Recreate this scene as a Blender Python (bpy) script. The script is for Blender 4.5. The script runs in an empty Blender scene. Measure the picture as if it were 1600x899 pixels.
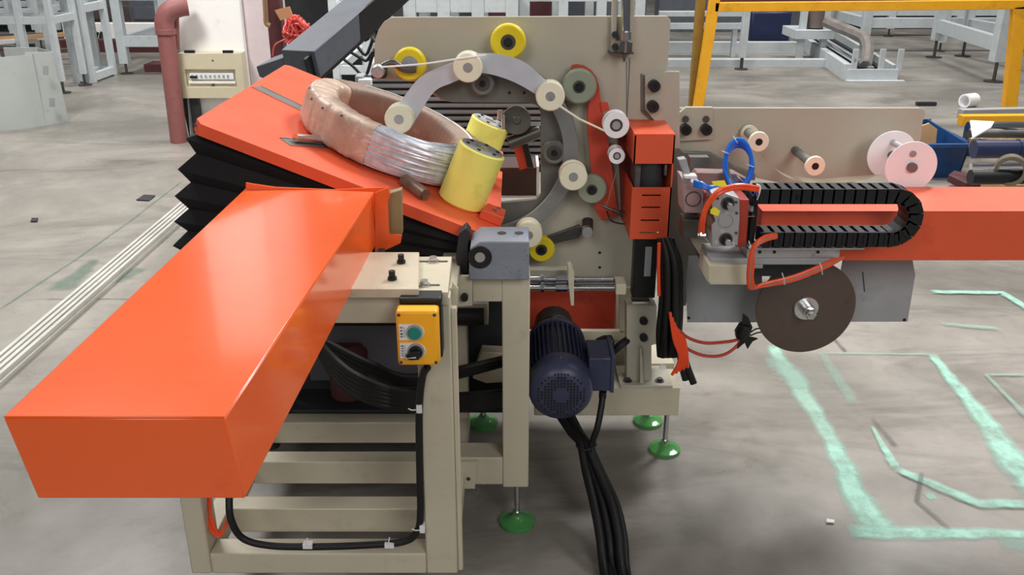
import bpy, bmesh, math, random
from mathutils import Vector as V, Matrix
random.seed(7)
SC = bpy.context.scene
COL = SC.collection
# ---------------------------------------------------------------- camera
PITCH = math.radians(22.0); FPX = 1400.0; CAMZ = 1.6
cam_d = bpy.data.cameras.new('camera'); cam = bpy.data.objects.new('camera', cam_d); COL.objects.link(cam)
cam.location = (0, 0, CAMZ); cam.rotation_euler = (math.pi/2 - PITCH, 0, 0)
cam_d.sensor_width = 36.0; cam_d.lens = 36.0*FPX/1600; cam_d.clip_end = 200
SC.camera = cam
SC.view_settings.view_transform = 'Standard'; SC.view_settings.look = 'None'
SC.view_settings.gamma = 1.0; SC.view_settings.exposure = -0.48
# ---------------------------------------------------------------- world and lamps
W = bpy.data.worlds.new('hall_light'); SC.world = W; W.use_nodes = True
bg = W.node_tree.nodes['Background']; bg.inputs[0].default_value = (0.82, 0.9, 1.0, 1); bg.inputs[1].default_value = 0.13
def lamp(name, loc, size, power, col=(1, 0.98, 0.95), target=None, sy=None):
    d = bpy.data.lights.new(name, 'AREA'); d.shape = 'RECTANGLE'; d.size = size; d.size_y = sy or size
    d.energy = power; d.color = col
    o = bpy.data.objects.new(name, d); COL.objects.link(o); o.location = loc
    if target is not None:
        o.rotation_euler = (V(target)-V(loc)).to_track_quat('-Z', 'Y').to_euler()
    return o
lamp('roof_or_fill_lamp', (3.0, 6.0, 6.0), 1.2, 370, target=(0.3, 2.6, 0.6))
lamp('roof_or_fill_lamp', (-2.8, 4.8, 6.0), 1.6, 130, target=(-0.6, 2.2, 0.6))
lamp('roof_or_fill_lamp', (-2.2, -4.0, 4.2), 2.4, 135, target=(-0.2, 2.4, 0.8))  # low fill lamp added behind the camera to light camera-facing sides
lamp('roof_or_fill_lamp', (2.6, -3.5, 4.2), 2.4, 190, target=(1.0, 2.6, 0.8))  # second added fill from the front, whitens the reel discs and plates
lamp('roof_or_fill_lamp', (-3.2, 4.2, 4.4), 1.0, 260, target=(-2.3, 7.2, 1.3))  # extra lamp added only to brighten the white column
lamp('roof_or_fill_lamp', (-5.5, 10.0, 9.5), 2.2, 760, target=(-4.5, 10.5, 0))
lamp('roof_or_fill_lamp', (0.5, 11.0, 10.0), 2.2, 760, target=(1.0, 11.5, 0))
lamp('roof_or_fill_lamp', (6.5, 10.0, 9.5), 2.2, 800, target=(6.5, 10.5, 0))
lamp('roof_or_fill_lamp', (4.5, 2.5, 6.0), 1.8, 150, target=(2.5, 2.5, 0))
# ---------------------------------------------------------------- projection helpers (photo pixel -> point at a real depth)
_c, _s = math.cos(PITCH), math.sin(PITCH)
def ray(px, py):
    a = (px-800)/FPX; b = -(py-449.5)/FPX
    return V((a, _c + b*_s, -_s + b*_c))
def P(px, py, Y):
    d = ray(px, py); return V((0, 0, CAMZ)) + d*(Y/d.y)
def PZ(px, py, z=0.0):
    d = ray(px, py); return V((0, 0, CAMZ)) + d*((z-CAMZ)/d.z)
def mpp(px, py, Y):            # metres per pixel across, at that depth
    return Y/ray(px, py).y/FPX
def X(px, py, Y): return P(px, py, Y).x
def Z(py, Y): return P(800, py, Y).z
# ---------------------------------------------------------------- materials
def lin(c):
    c = c/255.0
    return c/12.92 if c <= 0.04045 else ((c+0.055)/1.055)**2.4
def rgb(r, g, b): return (lin(r), lin(g), lin(b), 1)
MATS = {}
def mat(name, c, rough=0.45, metal=0.0, var=0.10, scale=9.0, bump=0.0, bscale=60.0, coat=0.0, dirt=None, dirtamt=0.5, dscale=14.0, trans=0.0, alpha=1.0, rvar=0.12, ior=1.45):
    if name in MATS: return MATS[name]
    m = bpy.data.materials.new(name); MATS[name] = m; m.use_nodes = True
    nt = m.node_tree; N = nt.nodes; L = nt.links; b = N['Principled BSDF']
    tc = N.new('ShaderNodeTexCoord'); nz = N.new('ShaderNodeTexNoise'); nz.inputs['Scale'].default_value = scale
    nz.inputs['Detail'].default_value = 6; nz.inputs['Roughness'].default_value = 0.6
    L.new(tc.outputs['Object'], nz.inputs['Vector'])
    C = rgb(*c); mix = N.new('ShaderNodeMix'); mix.data_type = 'RGBA'
    mr = N.new('ShaderNodeMapRange'); mr.inputs[1].default_value = 0.3; mr.inputs[2].default_value = 0.7
    L.new(nz.outputs['Fac'], mr.inputs[0]); L.new(mr.outputs[0], mix.inputs[0])
    mix.inputs[6].default_value = tuple(C[i]*(1-var) for i in range(3))+(1,)
    mix.inputs[7].default_value = tuple(min(1, C[i]*(1+var)) for i in range(3))+(1,)
    out = mix.outputs[2]
    if dirt:
        n2 = N.new('ShaderNodeTexNoise'); n2.inputs['Scale'].default_value = dscale; n2.inputs['Detail'].default_value = 8; n2.inputs['Roughness'].default_value = 0.7
        L.new(tc.outputs['Object'], n2.inputs['Vector'])
        m2 = N.new('ShaderNodeMapRange'); m2.inputs[1].default_value = 0.56; m2.inputs[2].default_value = 0.70; m2.inputs[4].default_value = dirtamt
        L.new(n2.outputs['Fac'], m2.inputs[0])
        mx = N.new('ShaderNodeMix'); mx.data_type = 'RGBA'; L.new(m2.outputs[0], mx.inputs[0]); L.new(out, mx.inputs[6]); mx.inputs[7].default_value = rgb(*dirt); out = mx.outputs[2]
    L.new(out, b.inputs['Base Color'])
    rr = N.new('ShaderNodeMapRange'); rr.inputs[3].default_value = max(0.03, rough-rvar*rough); rr.inputs[4].default_value = min(1, rough+rvar*rough*2)
    L.new(nz.outputs['Fac'], rr.inputs[0]); L.new(rr.outputs[0], b.inputs['Roughness'])
    b.inputs['Metallic'].default_value = metal; b.inputs['Coat Weight'].default_value = coat; b.inputs['Coat Roughness'].default_value = 0.08
    b.inputs['Transmission Weight'].default_value = trans; b.inputs['Alpha'].default_value = alpha; b.inputs['IOR'].default_value = ior
    if bump:
        n3 = N.new('ShaderNodeTexNoise'); n3.inputs['Scale'].default_value = bscale; n3.inputs['Detail'].default_value = 5
        L.new(tc.outputs['Object'], n3.inputs['Vector'])
        bp = N.new('ShaderNodeBump'); bp.inputs['Strength'].default_value = bump; bp.inputs['Distance'].default_value = 0.004
        L.new(n3.outputs['Fac'], bp.inputs['Height']); L.new(bp.outputs[0], b.inputs['Normal'])
    return m
ORANGE = mat('orange_enamel', (238, 98, 42), 0.20, var=0.05, scale=3, coat=0.4, dirt=(205, 70, 30), dirtamt=0.25)
ORANGE2 = mat('orange_matt_paint', (230, 92, 56), 0.42, var=0.06, scale=5, dirt=(190, 62, 34), dirtamt=0.35, dscale=9)
ORANGED = mat('dull_red_orange_paint', (204, 74, 52), 0.45, var=0.1, dirt=(120, 45, 32))
BEIGE = mat('beige_machine_paint', (196, 188, 166), 0.38, var=0.05, scale=4, dirt=(150, 142, 122), dirtamt=0.35)
BEIGE2 = mat('beige_plate_paint', (186, 181, 164), 0.42, var=0.06, scale=3, dirt=(150, 145, 130), dirtamt=0.3, dscale=6)
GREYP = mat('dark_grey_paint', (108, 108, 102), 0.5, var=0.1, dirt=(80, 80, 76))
RINGM = mat('brushed_ring_steel', (150, 152, 152), 0.38, metal=0.6, var=0.12, scale=6)
FILM = mat('silver_wrapping_film', (206, 212, 222), 0.3, metal=0.15, var=0.06, scale=12)
STEEL = mat('zinc_plated_steel', (205, 205, 205), 0.25, metal=1.0, var=0.1)
DSTEEL = mat('dark_oily_steel', (95, 93, 90), 0.4, metal=0.8, var=0.2, scale=20)
CHROME = mat('polished_chrome', (225, 225, 228), 0.12, metal=1.0, var=0.05)
BLACKP = mat('black_plastic', (22, 22, 24), 0.42, var=0.2)
RUBBER = mat('black_cable_rubber', (20, 20, 21), 0.5, var=0.25, bump=0.2)
BELLOW = mat('black_bellows_cloth', (17, 15, 18), 0.75, var=0.25, scale=18, bump=0.4, bscale=200)
YEL = mat('yellow_polyurethane', (238, 214, 40), 0.35, var=0.06, dirt=(190, 165, 40), dirtamt=0.3)
YCYL = mat('pale_yellow_roller_coating', (252, 247, 126), 0.5, var=0.06, scale=6, dirt=(215, 205, 90), dirtamt=0.4, bump=0.15)
CREAM = mat('cream_nylon', (244, 240, 214), 0.45, var=0.05, dirt=(205, 195, 160), dirtamt=0.3)
WHITEP = mat('white_nylon', (252, 251, 255), 0.4, var=0.02)
GREENW = mat('grey_green_urethane', (150, 158, 138), 0.3, var=0.08)
NAVY = mat('navy_motor_paint', (54, 58, 84), 0.35, var=0.12, scale=12, dirt=(30, 34, 60))
BLUEG = mat('blue_grey_cast_iron', (128, 134, 146), 0.5, var=0.08, scale=12, dirt=(80, 84, 94), dirtamt=0.7, dscale=26, bump=0.3)
GALV = mat('grey_galvanised_sheet', (158, 160, 163), 0.45, metal=0.0, var=0.08, scale=5, dirt=(110, 112, 115), dirtamt=0.5, dscale=7)
ALU = mat('cast_aluminium', (186, 184, 186), 0.38, metal=0.7, var=0.1, scale=14, dirt=(120, 118, 118), dirtamt=0.5, dscale=25)
RACK = mat('pale_grey_rack_paint', (196, 203, 206), 0.45, var=0.06, dirt=(150, 155, 158), dirtamt=0.4)
DARKBG = mat('dark_machinery_paint', (44, 46, 50), 0.5, var=0.25)
BROWN = mat('brown_brake_disc', (92, 78, 70), 0.5, var=0.12, scale=5, dirt=(66, 54, 48), dirtamt=0.4)
BLUEH = mat('blue_air_hose', (24, 118, 232), 0.28, var=0.12)
ORHOSE = mat('orange_air_hose', (240, 82, 40), 0.3, var=0.08)
REDH = mat('red_air_hose', (196, 74, 66), 0.35, var=0.1)
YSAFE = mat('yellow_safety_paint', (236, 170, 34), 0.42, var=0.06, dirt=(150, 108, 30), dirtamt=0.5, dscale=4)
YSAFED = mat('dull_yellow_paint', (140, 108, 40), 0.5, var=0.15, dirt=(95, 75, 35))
MAROON = mat('maroon_pipe_paint', (142, 88, 86), 0.5, var=0.08, dirt=(95, 48, 46))
WHITEW = mat('white_plaster', (240, 238, 236), 0.8, var=0.02, scale=3, dirt=(205, 200, 200), dirtamt=0.3)
PINKW = mat('pinkish_plaster', (205, 190, 192), 0.8, var=0.04, dirt=(180, 165, 165))
IVORY = mat('ivory_box_paint', (200, 191, 164), 0.45, var=0.04, dirt=(180, 168, 138), dirtamt=0.4)
YBOX = mat('yellow_control_box_plastic', (250, 176, 32), 0.35, var=0.04)
TEAL = mat('green_button_plastic', (30, 128, 112), 0.35, var=0.04)
LABEL = mat('white_label_print', (232, 232, 232), 0.5, var=0.02)
INK = mat('black_ink', (60, 60, 62), 0.6, var=0.1)
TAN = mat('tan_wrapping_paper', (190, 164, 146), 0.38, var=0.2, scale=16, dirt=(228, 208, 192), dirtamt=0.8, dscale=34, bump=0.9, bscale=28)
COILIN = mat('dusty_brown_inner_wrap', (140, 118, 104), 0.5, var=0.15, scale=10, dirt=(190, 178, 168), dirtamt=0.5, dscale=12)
WIRE = mat('galvanised_wire', (214, 218, 226), 0.28, metal=0.3, var=0.2, scale=40)
GREENF = mat('green_plastic_foot_pad', (92, 178, 96), 0.12, var=0.12, alpha=0.6)
DRUM = mat('pale_grey_sheet_metal', (176, 181, 178), 0.45, var=0.05, scale=3, dirt=(150, 154, 152), dirtamt=0.4)
REDW = mat('coral_wire_insulation', (226, 92, 84), 0.45, var=0.12)
CRATE = mat('blue_crate_plastic', (30, 72, 124), 0.45, var=0.12)
CARD = mat('brown_cardboard', (196, 156, 112), 0.8, var=0.08)
MAROOND = mat('rusty_dark_red_steel', (88, 46, 50), 0.6, var=0.2)
NAVYT = mat('dark_blue_tube_paint', (36, 44, 78), 0.35, var=0.12)
CHUTE = mat('slate_grey_paint', (86, 90, 98), 0.5, var=0.12, dirt=(70, 72, 80))
TAGY = mat('yellow_tag', (240, 236, 60), 0.5, var=0.03)
REDBR = mat('red_brown_plate_paint', (168, 62, 46), 0.35, var=0.08)
# ---------------------------------------------------------------- mesh builder
class MB:
    def __init__(s): s.v = []; s.f = []
    def add(s, vs, fs):
        n = len(s.v); s.v += [V(p) for p in vs]; s.f += [tuple(i+n for i in f) for f in fs]; return s
    def box(s, a, b):
        x0, y0, z0 = a; x1, y1, z1 = b
        return s.add([(x0,y0,z0),(x1,y0,z0),(x1,y1,z0),(x0,y1,z0),(x0,y0,z1),(x1,y0,z1),(x1,y1,z1),(x0,y1,z1)],
                     [(0,3,2,1),(4,5,6,7),(0,1,5,4),(1,2,6,5),(2,3,7,6),(3,0,4,7)])
    def prism(s, pts, vec):
        n = len(pts); vec = V(vec); p = [V(q) for q in pts]
        return s.add(p+[q+vec for q in p], [tuple(range(n)), tuple(reversed(range(n, 2*n)))]+[(i, i+n, (i+1) % n+n, (i+1) % n) for i in range(n)])
    def lathe(s, prof, p0, ax=(0,1,0), n=28, close=False):
        ax = V(ax).normalized(); t = V((0,0,1)) if abs(ax.z) < 0.9 else V((1,0,0))
        u = ax.cross(t).normalized(); w = ax.cross(u); p0 = V(p0); vs = []; fs = []; m = len(prof)
        for i in range(n):
            a = 2*math.pi*i/n; d = u*math.cos(a)+w*math.sin(a)
            for (r, h) in prof: vs.append(p0+d*r+ax*h)
        for i in range(n):
            j = (i+1) % n
            for k in range(m if close else m-1):
                k2 = (k+1) % m; fs.append((i*m+k, j*m+k, j*m+k2, i*m+k2))
        if not close:
            if prof[0][0] > 1e-6: fs.append(tuple(i*m for i in range(n)))
            if prof[-1][0] > 1e-6: fs.append(tuple(reversed([i*m+m-1 for i in range(n)])))
        return s.add(vs, fs)
    def cyl(s, p0, p1, r, r1=None, n=20):
        p0 = V(p0); p1 = V(p1); L = (p1-p0).length
        return s.lathe([(r, 0), (r if r1 is None else r1, L)], p0, p1-p0, n)
    def ringc(s, p0, ax, r0, r1, h, n=28):   # tube with wall
        return s.lathe([(r0,0),(r1,0),(r1,h),(r0,h)], p0, ax, n, close=True)
    def tube(s, pts, r, n=8, closed=False):
        pts = [V(p) for p in pts]; m = len(pts); vs = []; fs = []; up = None
        for i, p in enumerate(pts):
            if closed: t = pts[(i+1) % m]-pts[i-1]
            else: t = pts[min(i+1, m-1)]-pts[max(i-1, 0)]
            t.normalize()
            if up is None:
                up = t.orthogonal().normalized()
            else:
                up = (up-t*up.dot(t)); up.normalize()
            w = t.cross(up); rr = r[i] if isinstance(r, (list, tuple)) else r
            for k in range(n):
                a = 2*math.pi*k/n; vs.append(p+(up*math.cos(a)+w*math.sin(a))*rr)
        for i in range(m if closed else m-1):
            j = (i+1) % m
            for k in range(n): k2 = (k+1) % n; fs.append((i*n+k, i*n+k2, j*n+k2, j*n+k))
        if not closed:
            fs.append(tuple(reversed(range(n)))); fs.append(tuple((m-1)*n+k for k in range(n)))
        return s.add(vs, fs)
    def sector(s, cx, cz, r0, r1, a0, a1, y0, y1, n=40):
        a = [math.radians(a0+(a1-a0)*i/n) for i in range(n+1)]
        pts = [(cx+r1*math.cos(t), y0, cz+r1*math.sin(t)) for t in a]+[(cx+r0*math.cos(t), y0, cz+r0*math.sin(t)) for t in reversed(a)]
        vs = [V(p) for p in pts]; k = len(vs); m = n+1; v2 = [V((p.x, y1, p.z)) for p in vs]; fs = []
        for i in range(n):
            q = (i, i+1, k-2-i, k-1-i); fs.append(q); fs.append(tuple(reversed([j+k for j in q])))
        for i in range(k): j = (i+1) % k; fs.append((i, i+k, j+k, j))
        return s.add(vs+v2, fs)
    def grid(s, O, U, Wv, D, u1, v1, holes):
        """plate u1 x v1 with rectangular holes, extruded by D"""
        O = V(O); U = V(U); Wv = V(Wv); D = V(D)
        us = sorted(set([0, u1]+[h[0] for h in holes]+[h[1] for h in holes])); vs_ = sorted(set([0, v1]+[h[2] for h in holes]+[h[3] for h in holes]))
        def solid(i, j):
            if i < 0 or j < 0 or i >= len(us)-1 or j >= len(vs_)-1: return False
            a = (us[i]+us[i+1])/2; b = (vs_[j]+vs_[j+1])/2
            return not any(h[0] < a < h[1] and h[2] < b < h[3] for h in holes)
        for i in range(len(us)-1):
            for j in range(len(vs_)-1):
                if not solid(i, j): continue
                q = [O+U*us[i]+Wv*vs_[j], O+U*us[i+1]+Wv*vs_[j], O+U*us[i+1]+Wv*vs_[j+1], O+U*us[i]+Wv*vs_[j+1]]
                s.add(q, [(0,1,2,3)]); s.add([p+D for p in q], [(3,2,1,0)])
                for (di, dj, a, b) in ((0,-1,0,1),(1,0,1,2),(0,1,2,3),(-1,0,3,0)):
                    if not solid(i+di, j+dj): s.add([q[a], q[b], q[b]+D, q[a]+D], [(0,3,2,1)])
        return s
ORG = {}
def link(name, mb, m, origin, bevel=0.0, ang=38):
    me = bpy.data.meshes.new(name); me.from_pydata([v-origin for v in mb.v], [], mb.f)
    bm = bmesh.new(); bm.from_mesh(me); bmesh.ops.remove_doubles(bm, verts=bm.verts, dist=1e-5)
    bmesh.ops.recalc_face_normals(bm, faces=bm.faces); bm.to_mesh(me); bm.free()
    for p in me.polygons: p.use_smooth = True
    me.set_sharp_from_angle(angle=math.radians(ang)); me.materials.append(m)
    o = bpy.data.objects.new(name, me); COL.objects.link(o)
    if bevel:
        b = o.modifiers.new('bevel', 'BEVEL'); b.width = bevel; b.segments = 2; b.limit_method = 'ANGLE'; b.angle_limit = math.radians(50)
    return o
def empty(name, loc, label, cat, group=None, rot=None, kind=None, size=0.05):
    o = bpy.data.objects.new(name, None); COL.objects.link(o); o.location = loc; o.empty_display_size = size
    if rot: o.rotation_euler = rot
    if label: o['label'] = label
    if cat: o['category'] = cat
    if group: o['group'] = group
    if kind: o['kind'] = kind
    ORG[o.name] = V((0,0,0)) if rot else V(loc)
    return o
def part(name, mb, m, parent, bevel=0.0, label=None, kind=None, ang=38):
    org = ORG[parent.name]; o = link(name, mb, m, org, bevel, ang); o.parent = parent; ORG[o.name] = org
    if label: o['label'] = label
    if kind: o['kind'] = kind
    return o
def single(name, mb, m, label, cat, group=None, bevel=0.0, kind=None, ang=38):
    xs = [v.x for v in mb.v]; ys = [v.y for v in mb.v]; zs = [v.z for v in mb.v]
    org = V(((min(xs)+max(xs))/2, (min(ys)+max(ys))/2, min(zs))); o = link(name, mb, m, org, bevel, ang); o.location = org
    if label: o['label'] = label
    if cat: o['category'] = cat
    if group: o['group'] = group
    if kind: o['kind'] = kind
    ORG[o.name] = org
    return o
def copy_tree(o, parent=None):
    c = o.copy(); COL.objects.link(c); c.parent = parent if parent else None; ORG[c.name] = ORG.get(o.name, V((0,0,0)))
    for ch in list(o.children): copy_tree(ch, c)
    return c
def smooth(pts, n=8, closed=False):      # Catmull-Rom
    pts = [V(p) for p in pts]; out = []; m = len(pts)
    rng = range(m if closed else m-1)
    for i in rng:
        if closed: p0, p1, p2, p3 = pts[i-1], pts[i], pts[(i+1) % m], pts[(i+2) % m]
        else: p0, p1, p2, p3 = pts[max(i-1,0)], pts[i], pts[i+1], pts[min(i+2,m-1)]
        for k in range(n):
            t = k/n; out.append(0.5*((2*p1)+(p2-p0)*t+(2*p0-5*p1+4*p2-p3)*t*t+(3*p1-p0-3*p2+p3)*t**3))
    if not closed: out.append(pts[-1])
    return out
def pp(pts, Y): return [P(x, y, Y) for x, y in pts]
def hexbolt(mb, p, ax, r, h): return mb.lathe([(r, 0), (r, h*0.85), (r*0.85, h)], p, ax, 6)
# ================================================================ SETTING
fm = bpy.data.materials.new('worn_concrete'); fm.use_nodes = True
# (floor lines fade towards their edges through the point attribute 'fade')
def build_floor_mat(m):
    nt = m.node_tree; N = nt.nodes; L = nt.links; b = N['Principled BSDF']
    tc = N.new('ShaderNodeTexCoord')
    def noise(sc, det, rough=0.6, dist=0.0, vec=None):
        n = N.new('ShaderNodeTexNoise'); n.inputs['Scale'].default_value = sc; n.inputs['Detail'].default_value = det
        n.inputs['Roughness'].default_value = rough; n.inputs['Distortion'].default_value = dist
        L.new(vec or tc.outputs['Object'], n.inputs['Vector']); return n.outputs['Fac']
    def mr(x, a, c, lo=0.0, hi=1.0):
        r = N.new('ShaderNodeMapRange'); r.inputs[1].default_value = a; r.inputs[2].default_value = c; r.inputs[3].default_value = lo; r.inputs[4].default_value = hi
        L.new(x, r.inputs[0]); return r.outputs[0]
    def mix(f, a, c):
        x = N.new('ShaderNodeMix'); x.data_type = 'RGBA'; L.new(f, x.inputs[0])
        for i, v in ((6, a), (7, c)):
            if isinstance(v, tuple): x.inputs[i].default_value = v
            else: L.new(v, x.inputs[i])
        return x.outputs[2]
    base = mix(mr(noise(0.9, 6, 0.6, 0.6), 0.35, 0.65), rgb(118, 114, 107), rgb(160, 154, 146))
    mp = N.new('ShaderNodeMapping'); mp.inputs['Scale'].default_value = (0.5, 1.6, 1); mp.inputs['Rotation'].default_value = (0, 0, 0.15); L.new(tc.outputs['Object'], mp.inputs['Vector'])
    base = mix(mr(noise(1.6, 8, 0.7, 1.2, mp.outputs[0]), 0.5, 0.66, 0, 0.65), base, rgb(98, 95, 88))
    base = mix(mr(noise(14, 8, 0.7), 0.5, 0.75, 0, 0.35), base, rgb(106, 102, 96))
    base = mix(mr(noise(60, 3, 0.7), 0.68, 0.74, 0, 0.45), base, rgb(78, 75, 70))
    base = mix(mr(noise(1.1, 4, 0.5, 0.4), 0.62, 0.74, 0, 0.3), base, rgb(112, 122, 114))
    L.new(base, b.inputs['Base Color'])
    L.new(mr(noise(2.4, 8, 0.7, 0.5), 0.35, 0.65, 0.26, 0.5), b.inputs['Roughness'])
    bp = N.new('ShaderNodeBump'); bp.inputs['Strength'].default_value = 0.25; bp.inputs['Distance'].default_value = 0.004
    L.new(noise(5, 8, 0.7), bp.inputs['Height']); L.new(bp.outputs[0], b.inputs['Normal'])
build_floor_mat(fm)
floor = empty('floor', (0, 0, 0), None, None, kind='structure')
part('concrete_slab', MB().box((-22, -3, -0.12), (22, 34, 0)), fm, floor)
def paintmat(name, c, cover, lo=0.42, hi=0.58):
    m = bpy.data.materials.new(name); m.use_nodes = True; nt = m.node_tree; N = nt.nodes; L = nt.links; b = N['Principled BSDF']
    tc = N.new('ShaderNodeTexCoord'); n = N.new('ShaderNodeTexNoise'); n.inputs['Scale'].default_value = 9; n.inputs['Detail'].default_value = 8; n.inputs['Roughness'].default_value = 0.75
    L.new(tc.outputs['Object'], n.inputs['Vector']); r = N.new('ShaderNodeMapRange'); r.inputs[1].default_value = lo-0.12; r.inputs[2].default_value = hi; r.inputs[3].default_value = cover*0.35; r.inputs[4].default_value = cover
    at = N.new('ShaderNodeAttribute'); at.attribute_name = 'fade'; mu = N.new('ShaderNodeMath'); mu.operation = 'MULTIPLY'
    L.new(n.outputs['Fac'], r.inputs[0]); L.new(r.outputs[0], mu.inputs[0]); L.new(at.outputs['Fac'], mu.inputs[1]); L.new(mu.outputs[0], b.inputs['Alpha']); b.inputs['Base Color'].default_value = rgb(*c); b.inputs['Roughness'].default_value = 0.6
    return m
MINT = paintmat('mint_floor_paint', (164, 214, 196), 0.95); MINTF = paintmat('faded_mint_floor_paint', (150, 196, 180), 0.5); STAIN = paintmat('green_floor_stain', (92, 122, 106), 0.55)
SOOT = paintmat('dark_floor_scuff', (74, 70, 66), 0.5)
_lay = [0]
def floorline(pts, wid, m, name='paint_line'):
    wid = [w*1.45 for w in wid] if isinstance(wid, (list, tuple)) else wid*1.45
    """pts in photo pixels lying on the floor, wid = width in metres at each point"""
    q = [PZ(x, y, 0) for x, y in pts]; 
    if not isinstance(wid, (list, tuple)): wid = [wid]*len(q)
    fine = []; fw = []
    for i in range(len(q)-1):
        for k in range(10):
            t = k/10; fine.append(q[i].lerp(q[i+1], t)); fw.append(wid[i]*(1-t)+wid[i+1]*t)
    fine.append(q[-1]); fw.append(wid[-1])
    _lay[0] += 1; h = 0.0012+0.0006*(_lay[0] % 12); mb = MB(); vs = []; fs = []
    for i, p in enumerate(fine):
        t = fine[min(i+1, len(fine)-1)]-fine[max(i-1, 0)]; n = V((-t.y, t.x, 0)).normalized()
        w1 = fw[i]*0.5*(1+random.uniform(-.16, .16)); w2 = fw[i]*0.5*(1+random.uniform(-.16, .16))
        vs += [p+n*w1+V((0,0,h)), p-n*w2+V((0,0,h))]
        if i: fs.append((2*i-2, 2*i-1, 2*i+1, 2*i))
    vs2 = []; fs2 = []; at = []
    for i in range(len(vs)//2):
        a, b = vs[2*i], vs[2*i+1]; vs2 += [a, a.lerp(b, .28), a.lerp(b, .72), b]; at += [0, 1, 1, 0] if 0 < i < len(vs)//2-1 else [0, .3, .3, 0]
        if i:
            for k in range(3): fs2.append((4*i-4+k, 4*i-3+k, 4*i+1+k, 4*i+k))
    org = V((0,0,0)); me = bpy.data.meshes.new(name); me.from_pydata(vs2, [], fs2); me.materials.append(m)
    ca = me.attributes.new('fade', 'FLOAT', 'POINT')
    for i, v in enumerate(at): ca.data[i].value = v
    o = bpy.data.objects.new(name, me); COL.objects.link(o); o.parent = floor; ORG[o.name] = org; return o
floorline([(1205,540),(1240,592),(1300,690),(1345,790),(1378,832)], [.045,.07,.05,.075,.085], MINT)
floorline([(1325,832),(1600,836),(1720,838)], [.06,.035,.035], MINT)
floorline([(1200,560),(1235,585),(1250,610)], [.05,.11,.05], MINTF)
floorline([(1280,553),(1455,555)], .016, MINTF)
floorline([(1283,553),(1336,634)], [.03,.04], MINTF)
floorline([(1455,555),(1530,648),(1600,742),(1660,800)], [.03,.055,.10,.12], MINT)
floorline([(1362,668),(1400,735)], [.01,.03], MINT)
floorline([(1400,735),(1530,790),(1700,790)], [.03,.04,.035], MINT)
floorline([(1455,458),(1565,459),(1640,505)], [.035,.035,.05], MINT)
floorline([(1470,508),(1560,516)], .03, MINTF)
floorline([(1600,588),(1540,588),(1600,650),(1660,720)], [.015,.015,.02,.02], MINTF)
floorline([(1446,776),(1462,776)], [.03,.03], MINT)
floorline([(1560,850),(1700,860)], [.05,.06], MINTF)
floorline([(0,484),(120,405),(205,345),(285,283)], .012, STAIN)
floorline([(60,468),(250,468)], .012, STAIN)
floorline([(95,455),(150,405)], [.12,.04], STAIN)
floorline([(165,440),(225,420)], [.16,.05], STAIN)
floorline([(1302,530),(1322,552)], .014, SOOT)
floorline([(1362,655),(1400,700)], [.012,.02], SOOT)
floorline([(1440,740),(1432,785),(1485,830)], [.012,.014,.008], SOOT)
floorline([(1230,550),(1270,620),(1310,700)], [.5,.5,.4], paintmat('dusty_floor_patch', (165,160,150), 0.25))
single('drain_cover', MB().prism([PZ(213,313,.004),PZ(233,314,.004),PZ(243,306,.004),PZ(225,305,.004)], (0,0,.004)), SOOT and DARKBG, 'small dark metal plate lying on the floor beside the long rails', 'plate')
single('debris', MB().prism([PZ(48,347,.003),PZ(58,347,.003),PZ(60,342,.003),PZ(50,342,.003)], (0,0,.006)), DARKBG, 'tiny dark scrap on the open floor left of the rails', 'scrap')
single('paper_scrap', MB().prism([PZ(1292,812,.004),PZ(1304,814,.004),PZ(1303,818,.004),PZ(1291,817,.004)], (0,0,.003)), LABEL, 'small white paper scrap on the floor beside the mint paint line', 'scrap')
# ================================================================ FOREGROUND ORANGE ARM
def orange_arm():
    zt, zb = 1.018, 0.893
    fl, fr = PZ(5,651,zt), PZ(350,653,zt); bl, br = PZ(386,292,zt), PZ(585,300,zt)
    y0 = 1.0; fl.y = fr.y = y0
    t = empty('orange_boom_casing', (-.5, 1.0, zb), 'large glossy orange box arm jutting towards the viewer over the beige frame', 'machine arm')
    down = V((0,0,zb-zt)); T = V((0,0,-.003))
    fbl, fbr = V((fl.x+.02, y0, zb)), V((fr.x+.012, y0, zb)); bbl, bbr = bl+down, br+down
    part('top_panel', MB().prism([fl, fr, br, bl], T), ORANGE, t, .0015)
    part('box_body', MB().add([fl+T, fr+T, br+T, bl+T, fbl, fbr, bbr, bbl], [(0,1,5,4),(1,2,6,5),(2,3,7,6),(3,0,4,7),(4,5,6,7),(0,3,2,1)]), ORANGE, t, .002)
    # flared flange and bracket at the far end
    a = P(384,288,2.06); b = P(600,296,2.06)
    fl_ = MB().prism([P(384,286,2.06),P(395,288,2.06),P(430,293,2.06),P(520,297,2.06),P(606,293,2.06),P(600,300,2.06),P(590,372,2.06),P(384,372,2.06)], (0,.006,0))
    part('end_flange', fl_, ORANGE, t)
    br2 = MB().prism(pp([(590,300),(606,294),(610,304),(606,312),(608,366),(628,368),(626,380),(600,392),(590,400),(586,396),(586,302)], 2.02), (0,.006,0))
    part('end_bracket', br2, ORANGE, t)
    part('bracket_plate', MB().prism(pp([(606,303),(627,297),(628,368),(607,369)], 2.04), (0,.03,0)), mat('olive_tan_plate', (140,122,86), .5), t, .002, label='olive tan plate standing in the bracket')
    mb = MB()
    for x, y in ((596,394),): mb.prism(pp([(x-5,y-4),(x+5,y-4),(x+4,y+5),(x-6,y+5)], 1.99), (0,.01,0))
    part('bolt', mb, DSTEEL, t)
orange_arm()
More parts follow.
